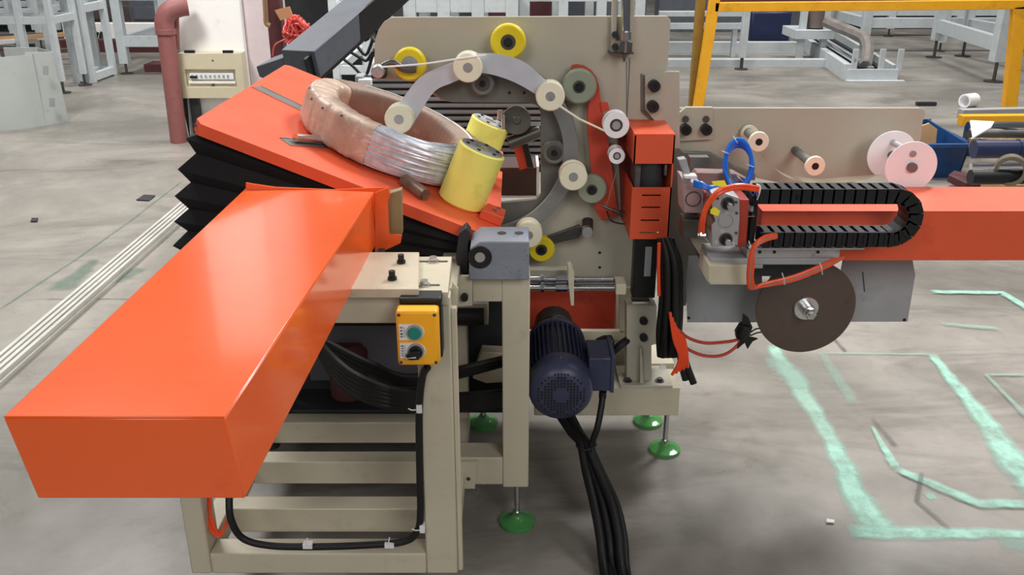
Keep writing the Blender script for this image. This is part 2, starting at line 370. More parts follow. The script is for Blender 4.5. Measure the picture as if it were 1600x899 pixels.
# ================================================================ FRONT SUPPORT FRAME
def front_frame():
    t = empty('support_stand', (-.35, 1.75, 0), 'beige welded steel frame under the orange box arm, nearest the camera', 'machine frame')
    yf = 1.75; w = .075
    xr = X(708,640,yf); xl = X(290,840,yf)
    zt = .882; zb = P(700,897,yf).z
    part('post', MB().box((xr-w, yf, zb), (xr, yf+w, zt-.012)), BEIGE, t, .004)
    part('post', MB().box((xl, yf, zb), (xl+.05, yf+w, zt-.012)), BEIGE, t, .004)
    part('post', MB().box((xr-w, yf+.62, zb), (xr, yf+.62+w, .80)), BEIGE, t, .004)
    part('post', MB().box((xl, yf+.62, zb), (xl+.05, yf+.62+w, .80)), BEIGE, t, .004)
    part('rail', MB().box((xl+.05, yf, zb), (xr-w, yf+.06, P(700,866,yf).z)), BEIGE, t, .004)
    ztop = Z(462,yf)
    part('rail', MB().box((xl+.05, yf+.004, Z(507,yf)), (xr-w, yf+.06, ztop)), BEIGE, t, .003)
    for yy in (.16,.376,.589): part('floor_rail', MB().box((xl+.05, yf+yy, zb), (xr-w*.6, yf+yy+.056, zb+.072)), BEIGE, t, .003)
    for xx in (xl+.0,xr-.05):
        part('side_rail', MB().box((xx, yf+w, zb), (xx+.05, yf+.62, zb+.07)), BEIGE, t, .003)
        part('side_rail', MB().box((xx, yf+w, .74), (xx+.05, yf+.62, .80)), BEIGE, t, .003)
    # top plates
    def quad(pts, z, th, name, m=BEIGE, lb=None): return part(name, MB().prism([PZ(x, y, z) for x, y in pts], (0,0,-th)), m, t, .0015, label=lb)
    quad([(460,452),(654,452),(655,394),(480,394)], .900, .02, 'top_plate')
    quad([(648,456),(700,457),(706,401),(650,401)], .886, .03, 'top_plate')
    for (x, y) in ((627,405),(613,431)):
        p = PZ(x, y+6, .900); mb = MB().cyl(p, p+V((0,0,.006)), .010, n=14); mb.cyl(p, p+V((0,0,.020)), .0075, n=6); part('bolt', mb, BLACKP, t, label='black socket bolt')
    for (x, y) in ((677,406),(663,443)):
        p = PZ(x, y+3, .886); mb = MB().cyl(p, p+V((0,0,.003)), .013, n=16); mb.cyl(p, p+V((0,0,.012)), .0095, n=6); part('bolt', mb, STEEL, t, label='silver hex bolt')
        part('slot', MB().box((p.x-.033, p.y-.004, .8865), (p.x+.033, p.y+.004, .8872)), DSTEEL, t)
    # inner stiffener seam on the right side of the post
    part('edge_strip', MB().box((xr, yf+.012, zb), (xr+.012, yf+.03, .84)), BEIGE, t, .002)
    # corner gusset at top right
    part('gusset', MB().prism(pp([(706,440),(716,452),(708,560),(706,560)], 1.80), (0,.008,0)), BEIGE, t)
    return xl, xr, zb
xl, xr, zb = front_frame()
def portal():
    t = empty('portal_stand', (.0, 2.1, 0), 'beige rectangular frame with dark opening standing on one leveling foot beside the front frame', 'machine frame')
    Y = 2.1; r = X(827,600,Y); l = X(785,600,Y)
    zt = Z(430,Y); zb2 = Z(762,Y)
    part('post', MB().box((l, Y, zb2), (r, Y+.08, zt)), BEIGE, t, .003)
    part('top_rail', MB().box((X(738,450,Y), Y+.001, Z(472,Y)), (l, Y+.08, zt)), BEIGE, t, .002)
    part('bottom_rail', MB().box((X(700,730,Y), Y+.001, Z(758,Y)), (l, Y+.08, Z(716,Y))), BEIGE, t, .003)
    part('joint_plate', MB().prism(pp([(706,432),(738,432),(738,478),(712,480),(700,520)], 2.08), (0,.012,0)), BEIGE, t, .001)
    mb = MB().cyl(P(726,463,2.08), P(726,463,2.08)-V((0,.014,0)), .0095, n=18); part('bolt', mb, BLACKP, t)
    mb = MB().cyl(P(732,747,2.095), P(732,747,2.095)-V((0,.006,0)), .006, n=12); part('bolt', mb, DSTEEL, t)
    part('joint_plate', MB().prism(pp([(708,722),(745,722),(742,764),(708,764)], 2.09), (0,.008,0)), BEIGE, t)
    # members seen in the opening behind
    part('rear_rail', MB().box((X(700,600,2.5), 2.5, Z(640,2.5)), (X(800,600,2.5), 2.56, Z(606,2.5))), BEIGE, t, .003)
    f = PZ(808,822,0); foot(t, f.x, Y+.045, zb2)
def foot(t, x, y, ztop, r=.052):
    pad = part('foot_pad', MB().lathe([(r*.98,0),(r,.004),(r*.98,.012),(r*.6,.017),(r*.36,.024),(r*.3,.03),(.011,.032)], (x, y, 0), (0,0,1), 32), GREENF, t, label='green plastic disc foot')
    mb = MB().cyl((x,y,.02),(x,y,ztop),.0085,n=14); mb.cyl((x,y,ztop-.014),(x,y,ztop),.015,n=6)
    mb.cyl((x,y,.03),(x,y,.042),.013,n=6); part('foot_stud', mb, STEEL, t)
portal()
def bearing_block():
    t = empty('bearing_block', P(778,430,2.1), 'blue-grey cast bearing block with black round bearing on top of the beige post', 'bearing')
    Y = 2.06
    z0 = P(800,430,2.1).z+.001; Z2 = lambda y: P(800, y, Y).z
    x0, x1 = X(731,400,Y), X(827,400,Y); zt = Z2(378)
    part('housing', MB().prism([(x0,Y,z0),(x1,Y,z0),(x1,Y,zt),(x0+.03,Y,zt),(x0+.006,Y,zt-.018)], (0,.12,0)), BLUEG, t, .004)
    c = V((X(750,402,Y), Y, Z2(402)))
    part('bearing', MB().ringc(c-V((0,.004,0)), (0,1,0), .013, .029, .01), BLACKP, t, .001)
    part('shaft', MB().cyl(c-V((0,.003,0)), c+V((0,.01,0)), .0135, n=24), ALU, t, .001)
    for x in (784,811):
        p = V((X(x,370,2.12), 2.125, zt+.0005)); part('bolt_hole', MB().cyl(p, p+V((0,0,.001)), .011, n=18), DSTEEL, t)
    part('pivot_bracket', MB().prism(pp([(712,402),(717,366),(728,356),(735,365),(732,380),(731,428),(716,428)], 2.13), (0,.05,0)), DARKBG, t, .002)
bearing_block()
# ================================================================ PUSH BUTTON BOX
def button_box():
    Yf = 1.665; cx = X(651,520,Yf); t = empty('push_button_box', (cx, 1.75, Z(573,Yf)), 'yellow push button box with green button and black rotary knob on the beige post', 'control box')
    x0, x1 = X(619,520,Yf), X(685,520,Yf); z0, z1 = Z(572,Yf), Z(487,Yf)
    part('back_case', MB().box((x0+.004, 1.705, z0-.001), (x1+.004, 1.752, z1+.012)), BLACKP, t, .003)
    fc = MB().prism([(x0,Yf,z0),(x1,Yf,z0),(x1,Yf,z1),(x0+.0,Yf,z1)], (0,.04,0)); part('front_cover', fc, YBOX, t, .006)
    for (x, y) in ((x0+.007,z1-.008),(x1-.007,z1-.008),(x0+.007,z0+.008),(x1-.007,z0+.008)):
        part('screw', MB().cyl((x,Yf-.001,y),(x,Yf+.003,y),.0035,n=10), DSTEEL, t)
    gz, kz = Z(519,Yf), Z(548,Yf); gx = X(648,520,Yf); kx = X(650,545,Yf)
    r = .021
    lb = MB()
    for (c, z) in ((gx,gz),(kx,kz)):
        a = [math.radians(-90+180*i/14) for i in range(15)]
        lb.prism([(x0+.006,Yf-.0015,z-.0175)]+[(c+r*.95*math.cos(q),Yf-.0015,z+.0175*math.sin(q)) for q in a]+[(x0+.006,Yf-.0015,z+.0175)], (0,.0015,0))
    lbp = part('label_plate', lb, LABEL, t)
    ink = MB()
    for (z, n) in ((gz,4),(kz,5)):
        for i in range(n):
            zz = z-.0135+.027*(i+.1)/n; h = .027/n*.72; x = x0+.0085
            for k in range(3): ink.box((x+.0022*k, Yf-.0021, zz+random.uniform(0,.001)), (x+.0022*k+.0008, Yf-.0015, zz+h))
            ink.box((x, Yf-.0021, zz+h*random.choice((.2,.45,.8))), (x+.0055, Yf-.0015, zz+h*.1+h*random.choice((.3,.5,.8))))
        ink.box((x0+.0165, Yf-.0021, z-.012), (x0+.0172, Yf-.0015, z+.012))
    part('lettering', ink, INK, lbp)
    part('button_ring', MB().ringc((gx,Yf-.006,gz),(0,1,0),.0135,.0175,.006), GALV, t)
    part('green_button', MB().lathe([(0,-.0105),(.012,-.010),(.0135,-.0085),(.0135,.0)],(gx,Yf,gz),(0,1,0),28), TEAL, t)
    part('knob_ring', MB().ringc((kx,Yf-.006,kz),(0,1,0),.013,.0175,.006), GALV, t)
    kb = MB().cyl((kx,Yf-.014,kz),(kx,Yf,kz),.014,n=24)
    kb.prism([(kx+.010,Yf-.024,kz+.008),(kx-.010,Yf-.024,kz+.006),(kx-.020,Yf-.02,kz-.004),(kx-.012,Yf-.024,kz-.011),(kx+.008,Yf-.024,kz-.010)],(0,.012,0))
    k = part('rotary_knob', kb, BLACKP, t, .001)
    part('pointer_mark', MB().prism([(kx-.021,Yf-.0248,kz-.006),(kx+.002,Yf-.0248,kz-.0055),(kx+.002,Yf-.0248,kz-.003)],(0,.0007,0)), LABEL, k)
button_box()
def post_cable():
    Y = 1.745; pts = [(668,574,1.72),(660,590,1.735),(655,640,Y),(656,740,Y),(657,800,Y),(652,830,Y),(630,847,Y),(560,853,Y),(480,855,Y),(420,853,Y),(380,842,Y),(362,815,Y),(358,780,Y+.02),(362,720,Y+.1)]
    t = empty('control_cable', P(656,740,Y), 'black cable clipped around the inside of the beige front frame', 'cable')
    part('sheath', MB().tube(smooth([P(*p) for p in pts], 8), .0085, 10), RUBBER, t)
    for (x, y, v) in ((652,640,0),(657,828,0),(480,853,1),(608,852,1)):
        p = P(x, y, Y-.011); mb = MB()
        if v: mb.box((p.x-.011,p.y,p.z-.010),(p.x+.011,p.y+.016,p.z+.002)); mb.tube([p+V((0,-.002,.0)), p+V((0,-.003,.012)), p+V((.002,0,.022))], .0014, 5)
        else: mb.box((p.x-.002,p.y,p.z-.010),(p.x+.010,p.y+.016,p.z+.010)); mb.tube([p+V((-.0,-.002,.0)), p+V((-.012,-.002,-.001)), p+V((-.02,0,.002))], .0014, 5)
        part('cable_tie_mount', mb, LABEL, t, label='white plastic cable tie mount')
post_cable()
def orange_tubes():
    mb = MB()
    for dx in (0, 7):
        mb.tube(smooth([P(321+dx,760,1.80),P(321+dx,800,1.78),P(330+dx,828,1.77),P(342,838-dx*.3,1.77),P(350,826,1.77),P(360,800,1.775),P(361,760,1.79)], 8), .0045, 8)
    single('air_hose', mb, ORHOSE, 'thin orange air hoses looping under the near end of the orange arm', 'hose')
orange_tubes()
# dark cables and drive inside the frame
def inner_stuff():
    t = empty('hydraulic_unit', (-.35, 2.2, .2), 'dark drive unit with grey panel inside the beige frame under the tilting table', 'machinery')
    part('dark_filler_box', MB().box((-.135,2.46,.22),(.0,2.585,.70)), DARKBG, t, .003)  # dark box added so the portal opening reads dark inside
    part('beige_block', MB().box((X(712,500,2.35),2.35,Z(508,2.35)),(X(763,500,2.35),2.42,Z(474,2.35))), BEIGE, t, .003)
    part('panel', MB().box((-.62,2.45,.30),(-.14,2.47,.66)), mat('grey_violet_panel',(84,82,90),.4), t, .002)
    part('base_tray', MB().box((-.66,2.36,.24),(-.02,2.49,.25)), DARKBG, t)
    part('top_bar', MB().cyl((-.60,2.36,.56),(-.08,2.36,.56),.03,n=18), BLACKP, t)
    part('motor_body', MB().lathe([(.05,0),(.06,.01),(.06,.16),(.04,.18)],(-.50,2.45,.25),(0,0,1),24), MAROOND, t)
    part('valve_block', MB().prism(pp([(752,550),(790,552),(790,598),(760,600),(738,592)],2.38),(0,.05,0)), BEIGE, t, .004)
    part('valve_block', MB().prism([(-.24,2.42,.25),(-.18,2.42,.25),(-.17,2.42,.40),(-.20,2.42,.40)],(0,.05,0)), BEIGE, t, .003)
    for x in (-.47,-.31,-.25): part('cap_nut', MB().cyl((x,2.45,.53),(x,2.42,.53),.022,n=16), BLACKP, t)
    mb = MB()
    for k in range(5):
        mb.tube(smooth([P(470+4*k,505+4*k,1.95),P(520,560+6*k,1.95),P(560,590+7*k,1.93),P(620,612+6*k,1.92),P(700,620+5*k,2.1),P(800,612+5*k,2.3)],8), .011, 8)
    for k in range(3):
        mb.tube(smooth([P(500,530+7*k,2.0),P(580,570+7*k,2.0),P(650,590+5*k,2.05),P(790,560+4*k,2.3)],8), .010, 8)
    single('cable_bundle', mb, RUBBER, 'thick black cables sagging across the inside of the beige frame', 'cables')
inner_stuff()
# ================================================================ TILTING TABLE
TT = math.radians(22.4); T0 = V((-.083, 2.2, .864))
LX = V((math.cos(TT),0,-math.sin(TT))); LN = V((math.sin(TT),0,math.cos(TT)))
def TL(px, py, h=0.0):
    d = ray(px, py); o = V((0,0,CAMZ)); k = (T0+LN*h-o).dot(LN)/d.dot(LN); q = o+d*k-T0
    return V((q.dot(LX), q.y, h))
def TW(l): return T0+LX*l[0]+V((0,l[1],0))+LN*l[2]
def proj(w):
    d = V(w)-V((0,0,CAMZ)); zc = d.y*_c-d.z*_s; yc = d.y*_s+d.z*_c
    return (800+FPX*d.x/zc, 449.5-FPX*yc/zc)
def table():
    t = empty('tilting_table', T0, 'orange slotted tilting table sloping down to the right, carrying the wire coil', 'machine table', rot=(0,TT,0))
    xl_ = TL(305,187).x; x1 = .04; D = .98
    top = MB(); o = [(xl_+.02,0,0),(x1-.02,0,0),(x1+.015,.03,0),(x1+.015,D,0),(xl_+.015,D,0),(xl_,D-.02,0),(xl_,.03,0)]
    top.prism([V(p) for p in o], (0,0,-.004)); part('table_top', top, ORANGE2, t)
    fl = MB().box((xl_+.02,0,-.03),(x1-.02,.004,-.004)); fl.box((xl_,.03,-.03),(xl_+.004,D,-.004)); fl.box((x1+.011,.03,-.045),(x1+.015,D,-.004))
    fl.prism([(xl_+.02,0,-.03),(xl_,.03,-.03),(xl_,.03,-.004),(xl_+.02,0,-.004)],(.003,.003,0)); fl.prism([(x1-.02,0,-.03),(x1+.015,.03,-.03),(x1+.015,.03,-.004),(x1-.02,0,-.004)],(-.003,.003,0))
    part('table_skirt', fl, ORANGE2, t)
    def slot(a, b, w, rod=False):
        p, q = TL(*a), TL(*b); d = (q-p).normalized(); n = V((-d.y,d.x,0))*w/2
        part('slot', MB().prism([p-n,q-n,q+n,p+n],(0,0,.0015)), GREYP, t)
        rim = MB(); 
        for s_ in (1,-1): rim.prism([p+n*s_, q+n*s_, q+n*s_*1.18, p+n*s_*1.18],(0,0,.003))
        part('slot_rim', rim, STEEL, t)
        if rod: part('clamp_rod', MB().cyl(p+d*.03+V((0,0,.014)), q+V((0,0,.014)), .012, n=16), CHROME, t)
    slot((400,136),(500,184),.048); slot((445,222),(550,230),.04,True)
    p, q = TL(632,282,.012), TL(664,306,.012); 
    part('clamp_rod', MB().cyl(p, q, .019, n=18).cyl(q-(q-p)*.1, q+(q-p)*.06, .013, n=12), mat('rusty_bare_steel',(150,128,112),.4,metal=.6,var=.25,scale=30), t)
    # lug at the front right corner
    c = TL(766,345,.0); lg = MB().prism([c+V((-.035,-.02,0)),c+V((.03,-.02,0)),c+V((.035,.06,0)),c+V((-.02,.06,0))],(0,0,.028)); part('corner_lug', lg, ORANGE2, t, .003)
    for dx, dy in ((.0,.0),(.012,.035)): part('bolt', MB().cyl(c+V((dx,dy,.028)),c+V((dx,dy,.033)),.007,n=6), STEEL, t)
    # roller heads
    def post(px, py, h, r, capr=None):
        b = TL(px, py, h); b0 = V((b.x,b.y,0))
        cy = MB().lathe([(r*.9,0.0),(r,.006),(r,h-.004),(r*.94,h)], b0, (0,0,1), 40); c = part('yellow_roller', cy, YCYL, t, label='pale yellow coated upright roller')
        part('steel_cap', MB().lathe([(r*.9,0),(r*.9,.002),(r*.3,.002),(r*.3,.0)], b0+V((0,0,h)), (0,0,1), 36), ALU, c)
        mb = MB()
        for k in range(6):
            a = 2*math.pi*k/6+.3; mb.cyl(b0+V((r*.68*math.cos(a),r*.68*math.sin(a),h+.002)), b0+V((r*.68*math.cos(a),r*.68*math.sin(a),h+.0045)), .0055, n=10)
        part('cap_screws', mb, BLACKP, c)
        return b
    b1 = post(754,232,.165,.066); b2 = post(767,190,.165,.062)
    print('rollers', b1, b2)
    for (x, y) in ((420,128),(560,215),(470,300),(610,330),(700,350)):
        pass
    return t
table()
def bellows():
    t = MB(); loops = []; Rr = .80; yA, yB = 2.215, 3.10; hx, hz = -.02, .79
    tips = [(301,191),(314,206),(290,213),(300,240),(277,261),(292,286),(272,303),(289,328),(271,343),(287,363),(269,381),(285,398),(268,418),(284,435)]
    n = len(tips)
    for i, (tx, ty) in enumerate(tips):
        a = math.radians(22.2-(i/(n-1))*27.5); tip = (i % 2 == 0)
        R_ = Rr-(0 if tip else .055); yi = 0 if tip else .028
        q = P(tx, ty, yA); L = V((q.x, 0, q.z-.006)); H = V((-.05, 0, TW((.03,0,0)).z-.012-.0085*i))
        loops.append([V((H.x, yA+yi*.3, H.z)), V((L.x, yA+yi, L.z)), V((L.x, yB-yi, L.z)), V((H.x, yB-yi*.3, H.z))])
    vs = [p for lp in loops for p in lp]; fs = [(0,1,2,3), tuple(4*(n-1)+k for k in (3,2,1,0))]
    for i in range(n-1):
        for k in range(4): k2 = (k+1) % 4; fs.append((4*i+k, 4*i+k2, 4*i+4+k2, 4*i+4+k))
    t.add(vs, fs); single('bellows', t, BELLOW, 'black pleated bellows fanned out under the orange tilting table', 'bellows', ang=20)
    mb = empty('table_base', (-.45,2.6,0), 'dark base cabinet under the black bellows, mostly hidden', 'machine base')
    part('base_body', MB().box((-.84,2.52,.10),(-.19,3.1,.66)), DARKBG, mb, .004)
    part('base_deck', MB().box((-.86,2.47,.66),(-.19,3.12,.675)), BEIGE, mb, .002)
    for x in (-.80,-.23):
        for y in (2.56,3.05): part('foot', MB().cyl((x,y,0),(x,y,.10),.03,n=16), DSTEEL, mb)
bellows()
def coil():
    c = TL(614,206,.06); R_, hw, hh = .222, .044, .055
    t = empty('wire_coil', TW((c.x,c.y,0)), 'coil of galvanised wire half wrapped in tan film lying on the orange table', 'wire coil', rot=(0,TT,0))
    def sec(a, n=20, s=1.0, rip=0.0):
        out = []
        for k in range(n):
            q = 2*math.pi*k/n; cr = abs(math.cos(q))**.42*math.copysign(1,math.cos(q)); ch = abs(math.sin(q))**.42*math.copysign(1,math.sin(q))
            r = R_+hw*s*cr*(1+rip); z = .006+hh+hh*s*ch*(1+rip); out.append(V((r*math.cos(a), r*math.sin(a), z)))
        return out
    def arc(a0, a1, m, s, rip=None):
        mb = MB(); vs = []; fs = []; n = 20
        for i in range(m+1):
            a = math.radians(a0+(a1-a0)*i/m); vs += sec(a, n, s, rip(i) if rip else 0)
        for i in range(m):
            for k in range(n): k2 = (k+1) % n; fs.append((i*n+k, i*n+k2, (i+1)*n+k2, (i+1)*n+k))
        fs.append(tuple(range(n))); fs.append(tuple(m*n+k for k in range(n))); return mb.add(vs, fs)
    # exposed wires: front right part, azimuth -80..-15 deg ; rest wrapped
    e0, e1 = -98, -22
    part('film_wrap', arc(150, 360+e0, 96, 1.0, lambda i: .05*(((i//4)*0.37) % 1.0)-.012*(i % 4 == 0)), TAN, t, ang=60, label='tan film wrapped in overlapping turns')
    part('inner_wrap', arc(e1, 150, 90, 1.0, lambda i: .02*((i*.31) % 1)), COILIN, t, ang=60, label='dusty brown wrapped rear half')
    nw = 44
    for w in range(nw):
        q = 2*math.pi*w/nw; cr = abs(math.cos(q))**.6*math.copysign(1,math.cos(q)); ch = abs(math.sin(q))**.6*math.copysign(1,math.sin(q)); pts = []
        ph = random.uniform(0,6); am = random.uniform(.0,.0035)
        for i in range(26):
            a = math.radians(e0-4+(e1-e0+8)*i/25); r = R_+hw*.93*cr+am*math.sin(i*.5+ph); z = .006+hh+hh*.93*ch+am*math.cos(i*.45+ph); pts.append((r*math.cos(a), r*math.sin(a), z))
        part('wire_strand', MB().tube(pts, .0046, 6), WIRE, t)
    part('wire_core', arc(e0, e1, 20, .90), WIRE, t, ang=60)
    for i in range(6):
        cuts = MB()
        a = math.radians(165+i*15); q = math.radians(35+random.uniform(-14,14)); r = R_+(hw+.004)*math.cos(q)**.6; z = .006+hh+(hh+.0035)*math.sin(q)**.6
        cuts.lathe([(.0001,-.003),(.0045,0),(.0001,.003)], (r*math.cos(a), r*math.sin(a), z), (math.cos(a)*.8, math.sin(a)*.8, .8), 8)
        part('film_tear', cuts, MAROOND, t)
    rim = [( (R_+.004)*math.cos(math.radians(a)), (R_+.004)*math.sin(math.radians(a)), .006+2*hh+.0015) for a in range(-6, 128, 4)]
    part('film_edge', MB().tube(rim, [.0022+.0014*random.random() for _ in rim], 6), LABEL, t, label='white torn film edge along the top of the coil')
    st = MB()
    for i in range(12):
        a = random.uniform(0,6.28); r = random.uniform(.03,.13); p = V((r*math.cos(a), r*math.sin(a), .008)); d = V((random.uniform(-.05,.05),random.uniform(-.05,.05),random.uniform(.005,.03)))
        st.tube(smooth([p, p+d*.5+V((0,0,.012)), p+d],4), .002, 5)
    part('loose_offcuts', st, TAN, t, kind='stuff')
    for a in range(0,360,15):
        pass
    w = [proj(TW((c.x+(R_+hw)*math.cos(a), c.y+(R_+hw)*math.sin(a), .1))) for a in [i*.2 for i in range(32)]]
    print('coil', c, min(x for x,y in w), max(x for x,y in w), min(y for x,y in w), max(y for x,y in w))
coil()
# ================================================================ RING WRAPPING MACHINE
YP = 2.60
def machine():
    t = empty('ring_wrapping_machine', (.1, YP, 0), 'large beige plate machine with rotating roller ring and yellow guide wheels', 'wrapping machine')
    def pl(pts, Y, th, name, m, lb=None, bev=.001): return part(name, MB().prism(pp(pts, Y), (0,th,0)), m, t, bev, label=lb)
    xr = X(1043,110,YP); zb = .285
    B = lambda x, y: P(x, y, YP)
    arcs = [B(612,27), B(1041,25), V((xr,YP,B(1043,31).z)), V((xr,YP,zb)), V((B(700,300).x,YP,zb)), V((B(700,300).x,YP,Z(518,YP))),
            B(968,518), B(968,455), V((B(700,300).x,YP,Z(455,YP))), V((B(700,300).x,YP,Z(352,YP))), B(790,352), B(800,314), B(838,311), B(845,304), B(845,178), B(841,166), B(830,161),
            B(706,160), B(690,156), B(674,147), B(655,130), B(640,125), B(588,124), B(584,118), B(586,62), B(592,45), B(600,34)]
    part('main_plate', MB().prism(arcs, (0,.018,0)), BEIGE2, t, .0015)
    # plate joint seam and joining strip
    pl([(1001,115),(1008,118),(1008,171),(1032,199),(1026,199),(1001,174)], 2.597, .003, 'joint_seam', GREYP)
    pl([(1008,118),(1042,112),(1062,112),(1062,232),(1045,232),(1032,200),(1008,171)], 2.585, .013, 'joint_plate', BEIGE2)
    for (x, y) in ((1021,133),(1019,165)):
        p = P(x, y, 2.585); part('bolt', MB().cyl(p, p-V((0,.022,0)), .0165, n=20).ringc(p-V((0,.022,0)),(0,-1,0),.006,.0165,.004), BLACKP, t, .001)
    pl([(1043,232),(1062,232),(1076,250),(1086,300),(1122,400),(1112,412),(1080,404),(1072,478),(1043,480)], 2.64, .012, 'side_panel', GREYP, 'dark grey side panel')
    # grey ring backing
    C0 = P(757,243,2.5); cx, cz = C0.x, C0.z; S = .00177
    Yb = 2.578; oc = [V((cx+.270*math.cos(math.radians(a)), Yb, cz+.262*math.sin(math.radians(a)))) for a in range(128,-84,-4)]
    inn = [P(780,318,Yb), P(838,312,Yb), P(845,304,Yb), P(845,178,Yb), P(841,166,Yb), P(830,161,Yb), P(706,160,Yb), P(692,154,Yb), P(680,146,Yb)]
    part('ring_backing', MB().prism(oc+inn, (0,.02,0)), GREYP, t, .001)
    for (x, y) in ((796,122),(796,145),(819,145),(937,395),(937,418)):
        p = P(x, y, Yb if x < 900 else YP); part('screw_hole', MB().cyl(p-V((0,.0012,0)), p, .0045, n=12), BLACKP, t)
    # rotating ring
    rg = empty  # ring carrier is a part with its rollers as sub-parts
    ring = part('rotating_ring', MB().sector(cx, cz, .226, .268, 158, -84, 2.535, 2.550, 70), RINGM, t, .001)
    fb = MB()
    def band(pts_o, pts_i, y, nm=None):
        o = smooth([P(x, yy, y) for x, yy in pts_o], 6); i = smooth([P(x, yy, y+.004) for x, yy in pts_i], 6); n = min(len(o), len(i)); vs = []; fs = []
        for k in range(n): vs += [o[k], i[k], i[k]+V((0,.002,0)), o[k]+V((0,.002,0))]
        for k in range(n-1):
            for j in range(4): j2 = (j+1) % 4; fs.append((4*k+j, 4*k+j2, 4*k+4+j2, 4*k+4+j))
        fs.append((0,1,2,3)); fs.append(tuple(4*n-4+j for j in (3,2,1,0)))
        return MB().add(vs, fs)
    part('film_band', band([(738,84),(775,84),(815,95),(845,118),(868,140)], [(738,112),(770,117),(800,127),(825,140),(848,155)], 2.50), FILM, ring, label='silver film band between two rollers', ang=60)
    part('film_band', band([(722,92),(680,108),(655,122),(632,150),(618,172)], [(735,118),(705,130),(680,142),(660,170),(645,195)], 2.502), FILM, ring, label='silver film band at the left end of the ring', ang=60)
    def roller(px, py, Yf=2.465, r=.040, w=.05, m=CREAM, depth=.08):
        p = P(px, py, Yf)
        a = part('ring_roller', MB().lathe([(.013,0),(r*.93,0),(r,.003),(r,.010),(r*.86,.016),(r*.86,w-.014),(r,w-.010),(r,w-.002),(r*.95,w),(.013,w)], p, (0,1,0), 32, close=True), m, ring, label='cream nylon roller')
        part('roller_axle', MB().cyl(p-V((0,.002,0)), p+V((0,depth,0)), .0125, n=16), ALU, ring)
    for (x, y) in ((623,187),(731,106),(860,151),(896,277),(826,368)): roller(x, y)
    # guide wheels
    def wheel(nm, px, py, Yf, r, w, m, core=BLACKP, lb=None, hub=.42):
        p = P(px, py, Yf)
        a = part(nm, MB().lathe([(r*hub,.002),(r*.86,0),(r*.97,.004),(r,w*.3),(r*.96,w*.5),(r,w*.7),(r*.97,w-.004),(r*.86,w),(r*hub,w)], p, (0,1,0), 36, close=True), m, t, label=lb)
        part('hub', MB().ringc(p-V((0,.001,0)), (0,1,0), r*.2, r*hub, w), GALV if core is not BLACKP else DSTEEL, a, .001)
        part('axle', MB().cyl(p-V((0,.006,0)), (p.x,YP,p.z), r*.24, n=16).cyl(p-V((0,.012,0)), p-V((0,.004,0)), r*.2, n=6), core, a)
    YW = 2.525
    wheel('guide_wheel', 640, 101, YW, .046, .03, YEL, GALV, 'yellow guide wheel at the upper left of the plate', .5)
    wheel('guide_wheel', 794, 66, YW, .049, .03, YEL, BLACKP, 'yellow guide wheel at the top of the plate', .42)
    wheel('guide_wheel', 846, 391, YW, .041, .03, YEL, BLACKP, 'yellow guide wheel below the ring', .42)
    wheel('guide_wheel', 905, 136, YW, .050, .03, GREENW, BLACKP, 'grey green guide wheel at the top of the red arm', .35)
    wheel('guide_wheel', 925, 297, YW, .045, .03, GREENW, BLACKP, 'grey green guide wheel at the bottom of the red arm', .35)
    for (x, y, r) in ((754,131,.034),(866,239,.036)): wheel('inner_wheel', x, y, 2.535, r, .03, GREYP, BLACKP, None, .6)
    # tensioner arm at left wheel
    mb = MB().tube(smooth(pp([(592,108),(612,98),(632,108),(650,108)], 2.50), 6), .010, 10); part('tension_lever', mb, DSTEEL, t)
    p = P(592,110,2.50); part('lever_knob', MB().lathe([(.0,-.001),(.015,0),(.018,.004),(.018,.03)], p-V((0,.03,0)), (0,1,0), 20), ALU, t, label='silver knurled knob')
    part('lever_bracket', MB().prism(pp([(580,108),(602,108),(602,123),(580,123)], 2.56), (0,.06,0)), DARKBG, t, .001)
    # lower lever
    part('tension_lever', MB().prism(pp([(850,372),(905,352),(912,360),(905,372),(862,382)], 2.54), (0,.012,0)), DSTEEL, t, .002)
    part('lever_shaft', MB().cyl(P(918,345,2.56), P(918,366,2.52), .017, n=18), DSTEEL, t)
    p = P(918,364,2.505); part('lever_knob', MB().cyl(p, p+V((0,.03,0)), .0165, n=20), ALU, t, .001)
    # red swing arm
    pl([(892,112),(893,103),(901,101),(913,103),(924,110),(932,121),(936,135),(940,165),(948,200),(953,240),(960,290),(966,338),(940,345),(930,330),(926,290),(921,240),(917,190),(920,160),(927,146),(928,130),(920,117),(908,111)], 2.556, .014, 'swing_arm', ORANGED, 'dull red curved swing arm')
    pl([(938,160),(950,160),(952,173),(940,175)], 2.55, .008, 'arm_tab', ORANGED)
    pl([(966,215),(990,215),(990,345),(972,345)], 2.575, .02, 'arm_backing', mat('dark_red_paint',(122,44,36),.5))
    # white pulleys
    def pulley(px, py, Yf, r, w):
        p = P(px, py, Yf)
        a = part('film_pulley', MB().lathe([(r*.5,0),(r,0),(r,.006),(r*.9,.010),(r*.9,w-.01),(r,w-.006),(r,w),(r*.5,w)], p, (0,1,0), 32, close=True), WHITEP, t, label='white nylon pulley')
        part('bearing', MB().ringc(p+V((0,.001,0)), (0,1,0), r*.3, r*.52, w*.9), DSTEEL, a)
        part('pulley_axle', MB().cyl(p-V((0,.002,0)), (p.x,YP,p.z), r*.32, n=16), ALU, a)
    pulley(963,196,2.46,.036,.045); pulley(964,244,2.46,.0225,.045)
    # thin wires
    mb = MB().tube([P(866,160,2.47),P(905,186,2.46),P(948,206,2.465)], .0032, 6); part('film_strip', mb, CREAM, t)
    mb = MB().tube(smooth(pp([(965,264),(958,285),(950,315),(946,322)], 2.5),4), .0014, 6); part('thin_wire', mb, STEEL, t)
